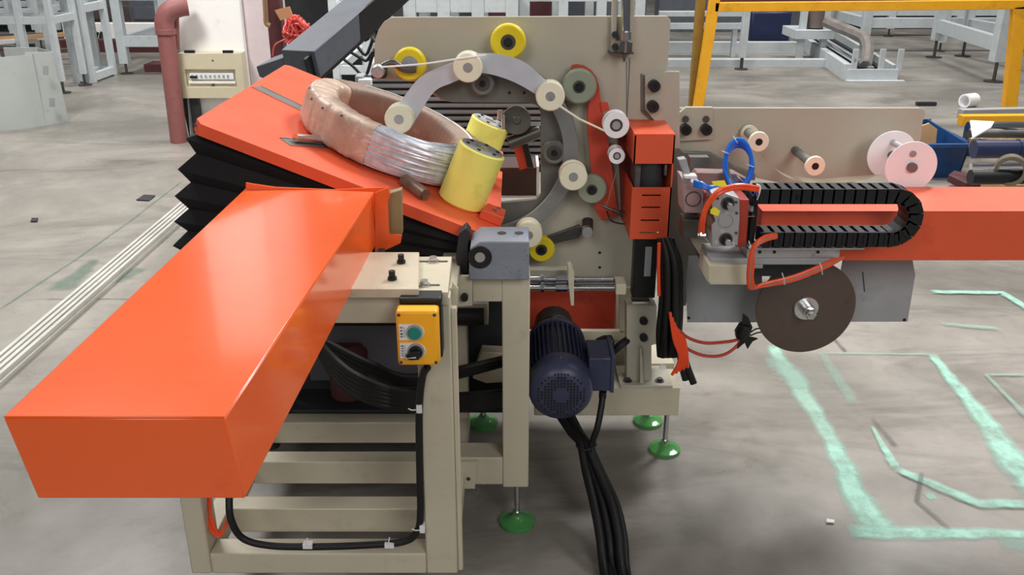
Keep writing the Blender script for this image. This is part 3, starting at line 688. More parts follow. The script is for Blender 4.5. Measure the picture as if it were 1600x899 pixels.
    mb = MB().tube(smooth(pp([(594,105),(660,100),(715,92),(760,86)], 2.46),6), .0026, 6); part('film_edge_strip', mb, WHITEP, t)
    mb = MB().tube(smooth(pp([(948,330),(955,345),(975,350),(988,345),(985,335),(968,330)], 2.52),6), .0028, 6); mb.cyl(P(940,321,2.5),P(962,331,2.5),.004,n=8); mb.cyl(P(958,328,2.5),P(972,336,2.5),.006,n=8)
    part('sensor_cable', mb, DSTEEL, t)
    # hanging pneumatic cylinder
    p0 = P(978,85,2.545); p1 = P(978,-20,2.545)
    part('air_cylinder', MB().cyl(P(978,62,2.545), p1, .0125, n=20), CHROME, t)
    part('cylinder_rod', MB().cyl(P(978,50,2.53), P(978,62,2.53), .0155, n=12).cyl(P(978,62,2.535), P(977,82,2.535), .006, n=10), STEEL, t)
    part('cylinder_clevis', MB().box(P(970,66,2.53), P(986,80,2.55)).prism(pp([(973,80),(979,80),(977,96),(974,97)],2.545),(0,.006,0)), DSTEEL, t, .001)
    part('cylinder_bracket', MB().grid(P(954,81,2.575), (1,0,0), (0,0,1), (0,.022,0), mpp(970,80,2.575)*34, P(970,-20,2.575).z-P(970,81,2.575).z, [(.014,.030,.030,.30)]), BEIGE2, t)
    part('bracket_bolt', MB().cyl(P(961,54,2.56),P(961,54,2.58),.009,n=14).cyl(P(961,73,2.56),P(961,73,2.58),.009,n=14), BLACKP, t)
    part('bracket_foot', MB().box(P(952,83,2.55), P(987,81,2.60)), DSTEEL, t)
    part('hanging_line', MB().tube([P(979,96,2.55), P(979,185,2.5)], .0016, 5), DSTEEL, t)
    part('plate_seam', MB().box((X(979,190,2.598),2.598,Z(190,2.598)), (X(979,190,2.598)+.0015,2.6,Z(90,2.598))), DSTEEL, t)
    # orange guard box
    Yg = 2.40; x0, x1 = X(988,290,Yg), X(1050,290,Yg); zt = Z(212,Yg); z1 = Z(256,Yg); z2 = Z(293,Yg); z3 = Z(374,Yg)
    gh = MB().box((x0,Yg,z1),(x1,Yg+.004,zt)); gh.box((x0,Yg,zt),(x1,YP,zt+.004)); gh.box((x0,Yg,z1),(x0+.004,YP,zt)); gh.box((x1-.004,Yg,z3),(x1,YP,zt)); gh.box((x0,Yg+.18,z3),(x0+.004,YP,zt))
    g = part('orange_guard', gh, ORANGE2, t, label='orange sheet metal guard with four slots'); h = z2-z3; w = x1-x0
    holes = [(.26*w,.74*w,h*f-.0022,h*f+.0022) for f in (.13,.37,.62,.85)]
    part('slotted_panel', MB().grid((x0,Yg,z3),(1,0,0),(0,0,1),(0,.004,0), w, h, holes), ORANGE2, g)
    part('side_sheet', MB().box((x0,Yg+.004,z3),(x0+.004,Yg+.18,z2)), ORANGE2, g)
    part('blower', MB().cyl(((x0+x1)/2,Yg+.05,z3+.02),((x0+x1)/2,Yg+.05,z1+.03),.036,n=20), DARKBG, g)
    part('blower_block', MB().box((x0+.01,Yg+.03,z2-.03),(x1-.03,Yg+.12,z1)).box((x1-.022,Yg+.01,z2+.03),(x1-.014,Yg+.02,z1-.005)), mat('dusty_dark_grey',(92,86,86),.6,var=.3,scale=30), g, .003)
    # dark column with slide, bracket, gusset
    Yc = 2.42
    part('slide_housing', MB().grid((X(988,460,Yc),Yc,Z(466,Yc)),(1,0,0),(0,0,1),(0,.05,0), X(1024,420,Yc)-X(988,420,Yc), Z(374,Yc)-Z(466,Yc), []), BLACKP, t, .002)
    part('slide_window', MB().box(P(1006,432,Yc-.001), P(1019,386,Yc-.001)+V((0,.003,0))), GALV, t)
    part('slide_end', MB().box((X(988,470,Yc),Yc-.004,Z(474,Yc)),(X(1016,470,Yc),Yc+.04,Z(471,Yc))), STEEL, t)
    part('column_bracket', MB().prism(pp([(979,478),(990,474),(1026,478),(1026,538),(1018,540),(1018,598),(979,598)], 2.46), (0,.05,0)), BEIGE2, t, .002)
    for y in (500,526): 
        p = P(1005,y,2.46); part('bolt', MB().cyl(p, p-V((0,.014,0)), .012, n=16), BLACKP, t, .001)
    part('stiffener', MB().prism(pp([(1000,545),(1003,545),(1006,602),(1000,602)], 2.44), (0,.03,0)), BEIGE2, t)
    part('foot_plate', MB().box((X(968,600,2.44),2.425,.287),(X(1050,600,2.44),2.56,.297)), BEIGE2, t, .002)
    for x in (980,1030):
        p = V((X(x,598,2.46),2.455,.297)); part('bolt', MB().cyl(p,p+V((0,0,.003)),.014,n=18).cyl(p,p+V((0,0,.010)),.009,n=6), DSTEEL, t)
    # base beams
    part('base_beam', MB().box((X(835,620,2.43),2.43,Z(650,2.43)),(X(1062,620,2.43),2.56,.286)), BEIGE, t, .003)
    part('base_beam', MB().box((X(700,620,2.6),2.60,.16),(X(1050,620,2.6),2.80,.284)), BEIGE, t, .003)
    zf = Z(650,2.43); f = PZ(1038,704,0); foot(t, f.x, f.y, zf); f = PZ(1012,660,0); foot(t, f.x, f.y+.0, .17)
    f = P(1040,700,2.75); foot(t, -.1, 2.7, .17)
    # orange panel seen through the notch, beige surround
    part('inner_panel', MB().box((X(700,500,2.72),2.72,Z(530,2.72)),(X(975,500,2.72),2.725,Z(440,2.72))), ORANGED, t)
    pl([(968,450),(986,450),(986,520),(968,520)], 2.575, .02, 'notch_trim', BEIGE)
    pl([(890,518),(986,518),(986,532),(890,532)], 2.575, .02, 'notch_trim', BEIGE)
    # support ribs behind plate
    for x in (-.28, .34): part('rear_rib', MB().prism([(x,2.618,.285),(x,2.80,.285),(x,2.64,1.2 if x > 0 else .5),(x,2.618,1.2 if x > 0 else .5)], (.012,0,0)), BEIGE2, t)
    # dark box seen through the ring opening
    part('cross_box', MB().box((X(780,300,2.9),2.9,Z(306,2.9)),(X(838,300,2.9),3.05,Z(262,2.9))), mat('dark_brown_paint',(70,48,46),.5), t, .002)
    part('cross_box_edge', MB().box((X(838,300,2.9),2.898,Z(307,2.9)),(X(842,300,2.9),3.05,Z(260,2.9))).box((X(780,300,2.9),2.898,Z(309,2.9)),(X(842,300,2.9),2.92,Z(306,2.9))), LABEL, t)
    # cutting head behind the roller posts
    mb = MB().cyl(P(807,188,2.75),P(807,188,2.82),.045,n=24).cyl(P(807,188,2.74),P(807,188,2.76),.012,n=14)
    mb.box(P(812,212,2.78),P(846,190,2.84)); mb.cyl(P(795,225,2.78),P(845,205,2.78),.02,n=14)
    part('cutting_head', mb, DSTEEL, t, .002)
    part('cutter_arm', MB().prism(pp([(798,215),(812,208),(826,262),(812,266)], 2.84), (0,.02,0)), ORANGED, t)
    part('cutter_arm', MB().prism(pp([(812,208),(820,208),(834,262),(824,262)], 2.83), (0,.02,0)), BLACKP, t)
    part('head_bolt', MB().cyl(P(781,172,2.7),P(781,186,2.7),.008,n=10).cyl(P(786,180,2.7),P(786,202,2.7),.006,n=10), STEEL, t)
    return t
machine()
def screws():
    t = empty('lead_screw_clamp', P(890,440,2.3), 'pair of threaded steel rods with beige clamp plate beside the beige post', 'clamp')
    Y = 2.3
    for y, xa in ((436,832),(450,832)):
        mb = MB(); a = P(xa-40,y,Y); b = P(899,y,Y); mb.cyl(a, b, .0065, n=14)
        c = P(958 if y < 440 else 968, y, Y); L = (c-b).length; n = 26; prof = []
        for i in range(n+1): prof += [(.0088, L*i/(n+.0)), (.0068, L*(i+.5)/(n+0.0))]
        mb.lathe(prof[:-1], b, (1,0,0), 12); part('threaded_rod', mb, STEEL, t)
        part('coupling_nut', MB().cyl(P(868,y,Y), P(886,y,Y), .011, n=6).cyl(P(845,y,Y), P(850,y,Y), .012, n=6), CHROME, t)
    part('clamp_plate', MB().prism([P(888,422,Y-.03),P(893,420,Y-.03),P(897,425,Y-.03),P(897,478,Y-.03),P(892,478,Y-.03),P(888,440,Y-.03)], (0,.06,0)), BEIGE, t, .001)
    part('end_block', MB().box(P(962,461,Y-.02), P(975,432,Y+.04)), BEIGE, t, .002)
    part('guide_bracket', MB().box(P(822,447,Y+.06), P(890,416,Y+.09)), BEIGE2, t, .002)
    part('guide_bar', MB().cyl(P(824,443,Y+.02),P(968,443,Y+.02),.012,n=14), DSTEEL, t)
screws()
def motor():
    Y0 = 2.10; c = P(877,619,Y0); R_ = .086
    t = empty('electric_motor', (c.x, Y0+.15, c.z-.08), 'dark blue ribbed electric motor with perforated fan cover beside the beige post', 'motor')
    cx, cz = c.x, c.z
    part('fan_cover', MB().lathe([(0,.004),(.05,.003),(.062,.006),(R_*.93,.018),(R_,.03),(R_,.09),(R_*.97,.095)], (cx,Y0,cz), (0,1,0), 44), NAVY, t)
    holes = MB()
    for i in range(-7,8):
        for j in range(-7,8):
            x = i*.0086; z = j*.0086; d = math.hypot(x,z)
            if .02 < d < .064: holes.box((cx+x-.0026,Y0+.0012+(.004 if d>.054 else 0),cz+z-.0026),(cx+x+.0026,Y0+.006,cz+z+.0026))
    part('vent_holes', holes, BLACKP, t)
    body = MB().cyl((cx,Y0+.095,cz),(cx,Y0+.34,cz),R_*.86,n=40)
    part('motor_body', body, NAVY, t)
    fins = MB()
    for k in range(36):
        a = 2*math.pi*k/36; d = V((math.cos(a),0,math.sin(a))); n = V((-math.sin(a),0,math.cos(a)))*.0016
        r0 = R_*.84; r1 = R_*1.0; b0 = V((cx,Y0+.10,cz)); 
        fins.prism([b0+d*r0-n, b0+d*r1-n*.7, b0+d*r1+n*.7, b0+d*r0+n], (0,.20,0))
    part('cooling_fins', fins, NAVY, t, kind='stuff')
    part('end_bell', MB().lathe([(R_*1.02,0),(R_*1.02,.02),(R_*.8,.05),(R_*.45,.07),(R_*.45,.10)], (cx,Y0+.30,cz), (0,1,0), 36), NAVY, t, .001)
    for a in (45,135,225,315):
        q = math.radians(a); p = V((cx+R_*.9*math.cos(q),Y0+.295,cz+R_*.9*math.sin(q))); part('bolt', MB().cyl(p,p+V((0,-.01,0)),.005,n=6), STEEL, t)
    p = V((cx-.0,Y0+.05,cz+R_)); part('screw', MB().cyl(p-V((0,0,.002)),p+V((0,0,.004)),.004,n=8), STEEL, t)
    p = V((cx,Y0+.36,cz+R_*.55)); part('lifting_eye', MB().cyl(p,p+V((0,0,.02)),.01,n=12), STEEL, t)
    bx = X(919,585,2.2); b = part('terminal_box', MB().box((bx,2.2,Z(612,2.2)),(X(957,585,2.2),2.32,Z(560,2.2))), NAVY, t, .004)
    part('box_lid', MB().box((X(954,585,2.2),2.195,Z(613,2.2)),(X(960,585,2.2),2.325,Z(556,2.2))), NAVY, b, .002)
    p = P(942,612,2.24); part('cable_gland', MB().cyl(p,p-V((0,0,.02)),.011,n=12), BLACKP, b)
    part('mounting_foot', MB().box((cx-.07,Y0+.14,cz-R_-.012),(cx+.07,Y0+.26,cz-R_+.006)).box((cx-.07,Y0+.14,cz-R_-.016),(cx-.06,Y0+.62,cz-R_-.008)), NAVY, t)
    part('gearbox', MB().cyl((cx,Y0+.40,cz),(cx,Y0+.47,cz),.06,n=28), DSTEEL, t, .002)
motor()
def bundle():
    t = empty('motor_cable_bundle', P(930,800,2.0), 'thick bundle of black cables running from under the motor along the floor towards the camera', 'cables')
    offs = [(-8,0),(0,.012),(8,0),(-4,.02),(5,.022),(13,.01)]
    for i, (dx, dy) in enumerate(offs):
        k = dx/13*1.0
        pts = [P(882+dx*.9,650,2.33+dy), P(898+dx*.7,676,2.27+dy), P(912+dx*.6,694,2.22+dy), P(926+dx*1.2,740,2.15+dy), P(942+dx*1.7,790,2.06+dy), P(952+dx*1.8,840,1.985+dy), P(957+dx*1.7,890,1.915+dy)]
        pts += [V((pts[-1].x+.004, 1.80, .014)), V((pts[-1].x+.01, 1.5, .013))]
        q = smooth(pts, 8)
        for a in q: a.z = max(a.z, .013)
        part('cable', MB().tube(q, .0125 if i < 5 else .010, 10), RUBBER, t)
    part('terminal_cable', MB().tube(smooth([P(942,618,2.24),P(939,640,2.22),P(933,670,2.20),P(925,694,2.20),P(928,712,2.19)],8), .0095, 10), RUBBER, t)
    part('cable_tie', MB().tube(smooth([P(902,699,2.17),P(914,704,2.15),P(930,698,2.17),P(930,692,2.22),P(912,690,2.26),P(902,693,2.23)],5,True), .0025, 6, True), BLACKP, t)
bundle()
def side_bundle():
    t = empty('hose_bundle', P(1045,480,2.34), 'black sleeved cable bundle hanging beside the column with orange hoses at its lower end', 'cables')
    for i, (dx, yo, r) in enumerate(((0,0,.013),(9,-.015,.012),(16,.01,.012),(6,.02,.012),(-5,-.01,.010),(12,-.03,.010),(20,.0,.011),(3,-.035,.011),(14,-.045,.010))):
        part('cable', MB().tube(smooth([P(1034+dx*.6,372,2.36+yo),P(1040+dx,410,2.34+yo),P(1040+dx*1.1,470,2.33+yo),P(1036+dx*1.2,520,2.33+yo),P(1036+dx*.9,556,2.35+yo)],8), r, 10), RUBBER, t)
    part('loose_cable', MB().tube(smooth([P(1050,372,2.35),P(1062,440,2.34),P(1060,500,2.32),P(1070,560,2.30),P(1084,600,2.28)],8), [.008]*24+[.010]*9, 8), RUBBER, t)
    part('loose_cable', MB().tube(smooth([P(1056,470,2.33),P(1060,530,2.31),P(1066,570,2.30),P(1072,594,2.29)],8), .011, 8), RUBBER, t)
    for k in range(5):
        part('orange_tube', MB().tube(smooth([P(1047+3*k,488+8*k,2.27),P(1053+4*k,530,2.26+.004*k),P(1062+3*k,560,2.265),P(1050+6*k,586-3*k,2.275)],6), .0045, 7), ORHOSE, t)
    part('orange_tube', MB().tube(smooth([P(1030,380,2.30),P(1029,420,2.30),P(1030,462,2.31)],6), .005, 7), ORHOSE, t)
    part('white_clip', MB().box(P(1031,578,2.30),P(1040,569,2.31)), LABEL, t)
    part('low_cable', MB().tube(smooth([P(925,540,2.5),P(950,552,2.46),P(975,535,2.46),P(1000,520,2.52)],6), .012, 8), RUBBER, t)
    k = part('black_plug', MB().lathe([(0,-.03),(.018,-.024),(.024,0),(.02,.024),(0,.03)], P(945,536,2.44), (1,0,.2), 14), BLACKP, t)
side_bundle()
# ================================================================ RIGHT HAND UNIT
def right_beam():
    Y = 2.25; zt = Z(330,Y); zb = Z(407,Y); x0 = X(1188,360,Y); x1 = 2.35; yb = PZ(1400,292,zt).y
    t = empty('box_girder', (1.4, Y, zb), 'long orange box beam running off to the right edge behind the black cable chain', 'machine beam')
    part('top_panel', MB().box((x0,Y,zt-.004),(x1,yb,zt)), ORANGE2, t, .001)
    part('front_panel', MB().box((x0,Y,zb),(x1,Y+.004,zt-.004)), ORANGE2, t)
    part('rear_panel', MB().box((x0,yb-.004,zb),(x1,yb,zt-.004)), ORANGE2, t)
    part('end_panel', MB().box((x0,Y+.004,zb),(x0+.004,yb-.004,zt-.004)), ORANGE2, t); part('end_panel', MB().box((x1-.004,Y+.004,zb),(x1,yb-.004,zt-.004)), ORANGE2, t)
    part('bottom_panel', MB().box((x0,Y+.004,zb),(x1,yb-.004,zb+.004)), ORANGE2, t)
    part('support_leg', MB().box((2.1,Y+.06,.0),(2.2,Y+.16,zb)), BEIGE, t, .003)
right_beam()
def chain():
    Y = 2.13; W_ = .062; t = empty('cable_chain', P(1400,336,Y), 'black plastic cable chain looped in front of the orange beam', 'cable chain')
    A = P(1186,304,Y); zt = A.z-.006; zb = P(1400,375,Y).z; x0 = A.x; xe = X(1396,336,Y); x00 = X(1150,372,Y)
    Rz = (zt-zb)/2; zc = (zt+zb)/2; path = []
    L1 = xe-x0; L2 = math.pi*Rz*1.05; L3 = xe-X(1192,372,Y); tot = L1+L2+L3; n = 32; pitch = tot/n
    def at(s):
        if s < L1: return V((x0+s,0,zt)), 0.0
        s -= L1
        if s < L2: a = s/L2*math.pi; return V((xe+Rz*1.0*math.sin(a)*1.0,0,zc+Rz*math.cos(a))), -a
        s -= L2; return V((xe-s,0,zb)), -math.pi
    h = .038
    lk = MB(); l = pitch*.5
    for ys in (0, W_-.007): lk.box((-l*1.16,ys,-h/2),(l*1.16,ys+.007,h/2))
    lk.box((-l*.62,.007,-h/2),(l*.62,W_-.007,-h/2+.004)); lk.box((-l*.62,.007,h/2-.004),(l*.62,W_-.007,h/2))
    for ys in (-.002,): lk.box((-l*.85,ys,-h*.36),(-l*.2,.0,h*.36))
    proto = None
    for i in range(n):
        p, a = at((i+.5)*pitch)
        if proto is None:
            me = bpy.data.meshes.new('chain_link'); me.from_pydata(lk.v, [], lk.f); me.materials.append(BLACKP); proto = me
        o = bpy.data.objects.new('chain_link', proto); COL.objects.link(o); o.parent = t; o.location = V((p.x,Y,p.z))-ORG[t.name]; o.rotation_euler = (0,-a,0); ORG[o.name] = V((0,0,0))
    hb = MB()
    for k in range(3):
        c = smooth([V((x0,Y+.02+.02*k,zt))]+[V((xe+(Rz-.004)*math.sin(a),Y+.02+.02*k,zc+(Rz-.004)*math.cos(a))) for a in [i*math.pi/6 for i in range(0,7)]]+[V((x0+.03,Y+.02+.02*k,zb))],6); hb.tube(c,.006,7)
    part('blue_air_lines', hb, BLUEH, t, label='blue air lines inside the chain')
    # chain trough
    part('chain_bracket', MB().box((x0-.01,Y-.002,zb-h/2-.006),(xe-.06,Y+.12,zb-h/2-.003)), ALU, t)
    part('stop_bolt', MB().cyl(P(1247,306,Y),P(1247,312,Y),.005,n=10), BLACKP, t)
chain()
def slide_rail():
    Y = 2.16; t = empty('linear_slide', P(1230,405,Y), 'grey aluminium slide rail with a beige end block under the cable chain', 'rail')
    part('rail_body', MB().box(P(1166,404,Y), V((X(1312,400,Y),Y+.09,Z(389,Y)))), ALU, t, .002)
    part('rail_base', MB().box(V((X(1110,410,Y),Y,Z(414,Y))), V((X(1298,410,Y),Y+.12,Z(404,Y)))), GALV, t, .002)
    part('end_block', MB().prism(pp([(1108,414),(1174,414),(1174,446),(1110,446),(1105,440)], Y-.02), (0,.12,0)), BEIGE, t, .004)
    part('end_block', MB().box(P(1174,420,Y),V((X(1192,420,Y),Y+.06,Z(414,Y)))), GALV, t, .002)
    for x in (1187,1210,1278): part('rail_hole', MB().cyl(P(x,394,Y)-V((0,.001,0)),P(x,394,Y)+V((0,.002,0)),.0045,n=10), BLACKP, t)
    part('sloping_plate', MB().prism(pp([(1063,285),(1086,300),(1100,370),(1130,405),(1175,412),(1178,420),(1110,425),(1082,380)], Y+.14), (0,.01,0)), BEIGE2, t, .001, label='beige sloping side plate')
    part('rail_support', MB().box((X(1120,450,Y),2.26,.72),(X(1290,450,Y),2.46,.80)), DARKBG, t)
slide_rail()
def gripper():
    Y = 2.12; t = empty('pneumatic_gripper', P(1135,385,Y), 'silver pneumatic block with two deep bores in front of the red-brown plate', 'gripper')
    part('block', MB().prism(pp([(1112,302),(1128,300),(1156,310),(1156,345),(1153,384),(1112,386),(1112,352),(1118,346),(1113,334)], Y), (0,.07,0)), ALU, t, .002)
    for (x, y) in ((1137,318),(1134,374)):
        p = P(x, y, Y); b = part('bore', MB().ringc(p-V((0,.002,0)),(0,1,0),.0135,.017,.004), DSTEEL, t)
        part('bore_face', MB().cyl(p-V((0,.0012,0)),p+V((0,.002,0)),.0135,n=24), BLACKP, b)
        part('piston_rod', MB().cyl(p-V((0,.03,0)),p,.006,n=12).cyl(p-V((0,.034,0)),p-V((0,.024,0)),.008,n=6), STEEL, b)
    p = P(1134,345,Y); part('round_cover', MB().lathe([(.0,-.0015),(.0165,-.0015),(.018,.0),(.018,.002)],p,(0,1,0),28).ringc(p-V((0,.003,0)),(0,1,0),.0175,.0195,.003), ALU, t)
    for (x, y) in ((1121,310),(1150,316),(1151,333),(1150,364),(1119,379),(1146,381)): part('screw', MB().cyl(P(x,y,Y)-V((0,.003,0)),P(x,y,Y)+V((0,.002,0)),.0035,n=10), DSTEEL if y not in (379,381) else CHROME, t)
    part('mounting_plate', MB().prism(pp([(1156,312),(1171,312),(1169,345),(1166,386),(1149,386),(1153,345)], Y+.02), (0,.09,0)), REDBR, t, .002)
    part('back_body', MB().box(P(1168,384,Y+.05), V((X(1192,340,Y),Y+.16,Z(314,Y)))), BLACKP, t, .004)
    part('fitting', MB().cyl(P(1174,322,Y+.045),P(1174,330,Y+.045),.006,n=10).box(P(1169,339,Y+.04),P(1178,336,Y+.05)), STEEL, t)
    part('brown_link', MB().prism(pp([(1104,322),(1116,305),(1120,318),(1113,334),(1118,350),(1112,365),(1104,350)], Y+.01), (0,.04,0)), mat('brown_cast_link',(110,78,64),.5), t, .002)
    part('tag', MB().prism(pp([(1110,328),(1116,323),(1126,330),(1122,338),(1110,334)], Y-.002), (0,.001,0)), TAGY, t, label='yellow tag')
    part('hex_nut', MB().cyl(P(1090,367,Y),P(1102,368,Y),.006,n=6).cyl(P(1093,367,Y-.006),P(1096,367,Y-.006),.008,n=6), STEEL, t)
    g2 = empty('clamp_cylinder', P(1082,340,2.2), 'mauve-grey square pneumatic cylinder with round boss left of the silver block', 'cylinder'); Y2 = 2.2
    part('cylinder_body', MB().prism(pp([(1066,278),(1098,290),(1100,330),(1096,334),(1068,333)], Y2), (0,.08,0)), mat('mauve_grey_aluminium',(178,162,162),.4,metal=.5), g2, .003)
    p = P(1083,311,Y2); part('round_boss', MB().ringc(p-V((0,.003,0)),(0,1,0),.0175,.020,.003), DSTEEL, g2)
    part('screw', MB().cyl(P(1071,329,Y2)-V((0,.002,0)),P(1071,329,Y2)+V((0,.003,0)),.004,n=10), STEEL, g2)
    part('silver_clip', MB().prism(pp([(1060,250),(1072,248),(1078,268),(1080,284),(1070,286),(1068,270)], Y2-.01), (0,.03,0)), GALV, g2, .002)
    part('valve', MB().box(P(1070,280,Y2-.03),P(1086,270,Y2)), LABEL, g2, .002)
    part('red_plate', MB().box(P(1098,340,Y2+.03),P(1114,290,Y2+.1)), REDBR, g2, .002)
    part('top_plate', MB().prism(pp([(1085,276),(1090,270),(1150,272),(1172,284),(1172,300),(1100,300)], Y2+.1), (0,.05,0)), mat('pinkish_brown_steel',(140,112,106),.5), g2, .002)
    part('dark_guide', MB().prism(pp([(1078,246),(1108,246),(1116,260),(1100,268),(1078,262)], Y2+.2), (0,.03,0)), GREYP, g2)
    part('clamp_mount', MB().box(P(1066,372,Y2+.04),P(1112,333,Y2+.1)), DSTEEL, g2, .002)
    part('label_tag', MB().prism(pp([(1112,284),(1132,282),(1136,290),(1118,294)], Y2-.03), (0,.001,0)), TAGY, g2, label='yellow paper tag')
gripper()
def hoses():
    t = empty('blue_hose_coil', P(1152,290,2.3), 'coil of blue air hose tied with white straps above the silver pneumatic block', 'hose')
    for k in range(4):
        o = k*1.4; Y = 2.28+.012*k; c = []
        for i in range(20):
            a = 2*math.pi*i/20; c.append(P(1154+(20+o*.5)*math.cos(a), 254-(36-o)*math.sin(a)+2*k, Y+.01*math.sin(a)))
        part('hose_loop', MB().tube(smooth(c, 3, True), .0056, 8, True), BLUEH, t)
    for k in range(2): part('hose_tail', MB().tube(smooth([P(1134,262+k*6,2.28),P(1138,280,2.26),P(1146,296,2.24),P(1162,305+4*k,2.24),P(1180,308+3*k,2.22)],6), .0045, 8), BLUEH, t)
    for k in range(3): part('hose_tail', MB().tube(smooth([P(1084,284+3*k,2.17),P(1096,286+3*k,2.16),P(1110,293+2*k,2.16),P(1128,292+3*k,2.18)],6), .0042, 8), BLUEH, t)
    for (x, y, dx, dy) in ((1133,238,5,2),(1149,218,3,5),(1172,259,5,2),(1156,279,4,4)):
        part('cable_tie', MB().tube([P(x-dx,y-dy,2.262),P(x,y,2.255),P(x+dx,y+dy,2.262),P(x+dx+1,y+dy,2.33),P(x-dx,y-dy,2.33)], .0014, 5, True), LABEL, t)
    part('grey_hose', MB().tube(smooth([P(1137,262,2.275),P(1145,288,2.25),P(1160,306,2.22),P(1168,318,2.16),P(1172,330,2.15)],6), .0035, 8), GREYP, t)
    t = empty('orange_hose', P(1110,330,2.1), 'orange air hoses arching over the silver pneumatic block', 'hose')
    for k in range(2): part('hose', MB().tube(smooth([P(1186,294+4*k,2.12),P(1160,290+4*k,2.10),P(1140,292+4*k,2.09),P(1120,300+5*k,2.08),P(1104,322+3*k,2.08),P(1096+3*k,345,2.09),P(1094+4*k,364,2.12)],6), .0055, 8), ORHOSE, t)
    part('cable_tie', MB().tube(smooth([P(1182,288,2.11),P(1188,292,2.10),P(1186,304,2.1),P(1183,312,2.115)],4), .0018, 5), LABEL, t)
    t = empty('orange_hose', P(1175,450,2.1), 'orange hoses hanging from the chain end and sweeping right above the round brown disc', 'hose')
    for k in range(3): part('hose', MB().tube(smooth([P(1213,367+2*k,2.11),P(1195,370+3*k,2.09),P(1178,384+2*k,2.08),P(1171+3*k,410,2.08),P(1169+3*k,435,2.09),P(1172+4*k,450,2.1),P(1186+3*k,448-2*k,2.11),P(1240,438-3*k,2.12),P(1290,418-3*k,2.14),P(1318,402-k,2.18)],6), .0046, 8), ORHOSE if k != 1 else mat('clear_pinkish_hose',(176,120,104),.3), t)
    for (x, y) in ((1172,386),(1224,436),(1283,420)): part('cable_tie', MB().tube([P(x-2,y-9,2.10),P(x+1,y,2.075),P(x+2,y+9,2.10)], .0014, 5), LABEL, t)
    t = empty('red_hose', P(1110,540,2.33), 'two thin red hoses ending in a knot of black tape left of the brown disc', 'hose')
    for (a, b, c) in ((0,536,531),(1,556,540)):
        part('hose', MB().tube(smooth([P(1052,505+20*a,2.31),P(1072,526+18*a,2.31),P(1100,b,2.32),P(1130,b-1,2.34),P(1152,c,2.36),P(1160,522,2.37)],6), .0048, 8), REDH, t)
    k = MB().lathe([(0,-.03),(.016,-.024),(.024,-.004),(.018,.02),(0,.032)], P(1161,517,2.36), (.2,0,1), 9)
    k.prism(pp([(1158,520),(1162,492),(1170,498),(1176,512),(1170,526)],2.35),(0,.012,0)); k.prism(pp([(1164,526),(1184,530),(1176,534),(1168,546),(1162,532)],2.35),(0,.008,0)); k.prism(pp([(1152,540),(1160,530),(1166,534),(1152,546)],2.355),(0,.01,0))
    part('black_tape_knot', k, BLACKP, t, label='black tape knot')
    part('black_leads', MB().tube(smooth([P(1172,520,2.37),P(1182,514,2.37),P(1192,514,2.38)],4),.0022,6).tube(smooth([P(1172,525,2.37),P(1184,520,2.37),P(1194,520,2.38)],4),.0022,6), BLACKP, t)
hoses()
def disc():
    Y = 2.36; c = P(1259,481,Y); t = empty('round_disc', V((c.x,Y,c.z)), 'round brown disc with steel hub hanging under the orange beam', 'disc')
    R_ = .1425
    part('disc_plate', MB().lathe([(.012,0),(R_-.002,0),(R_,.0015),(R_,.005),(R_-.002,.0065),(.012,.0065)], c, (0,1,0), 72, close=True), BROWN, t)
    part('hub_flange', MB().lathe([(.0,-.008),(.034,-.008),(.037,-.005),(.037,0)], c, (0,1,0), 36), STEEL, t)
    part('arbor', MB().cyl(c-V((0,.04,0)), c, .019, n=24).cyl(c, V((c.x,2.62,c.z)), .016, n=20), STEEL, t, .001)
    part('arbor_nut', hexbolt(MB(), c-V((0,.04,0)), (0,-1,0), .016, .014), STEEL, t)
    part('arbor_tip', MB().cyl(c-V((0,.062,0)), c-V((0,.05,0)), .008, n=14), ALU, t)
    g = empty('sheet_guard', V((.75,2.46,.5)), 'flat grey sheet metal panels behind the round brown disc under the orange beam', 'guard'); Yg = 2.47
    part('sheet_panel', MB().prism(pp([(1076,400),(1190,400),(1192,504),(1074,504),(1072,440)], Yg), (0,.003,0)), GALV, g)
    part('sheet_panel', MB().prism(pp([(1318,400),(1425,400),(1430,430),(1418,503),(1300,503)], Yg), (0,.003,0)), GALV, g)
    part('crossbar', MB().box((X(1080,405,Yg),Yg+.003,.745),(X(1420,405,Yg),Yg+.03,.775)), GREYP, g)
    part('rear_post', MB().box((c.x-.05,Yg+.11,0),(c.x+.05,Yg+.2,.76)) if False else MB().box((c.x-.04,2.50,Z(470,2.5)-.06),(c.x+.04,2.6,.78)), GREYP, g)
    for (x, y) in ((1076,497),(1413,500)): part('screw_hole', MB().cyl(P(x,y,Yg)-V((0,.001,0)),P(x,y,Yg),.005,n=10), BLACKP, g)
    part('mark_line', MB().prism(pp([(1347,425),(1349,425),(1352,456),(1350,456)],Yg-.001),(0,.001,0)), DSTEEL, g)
disc()
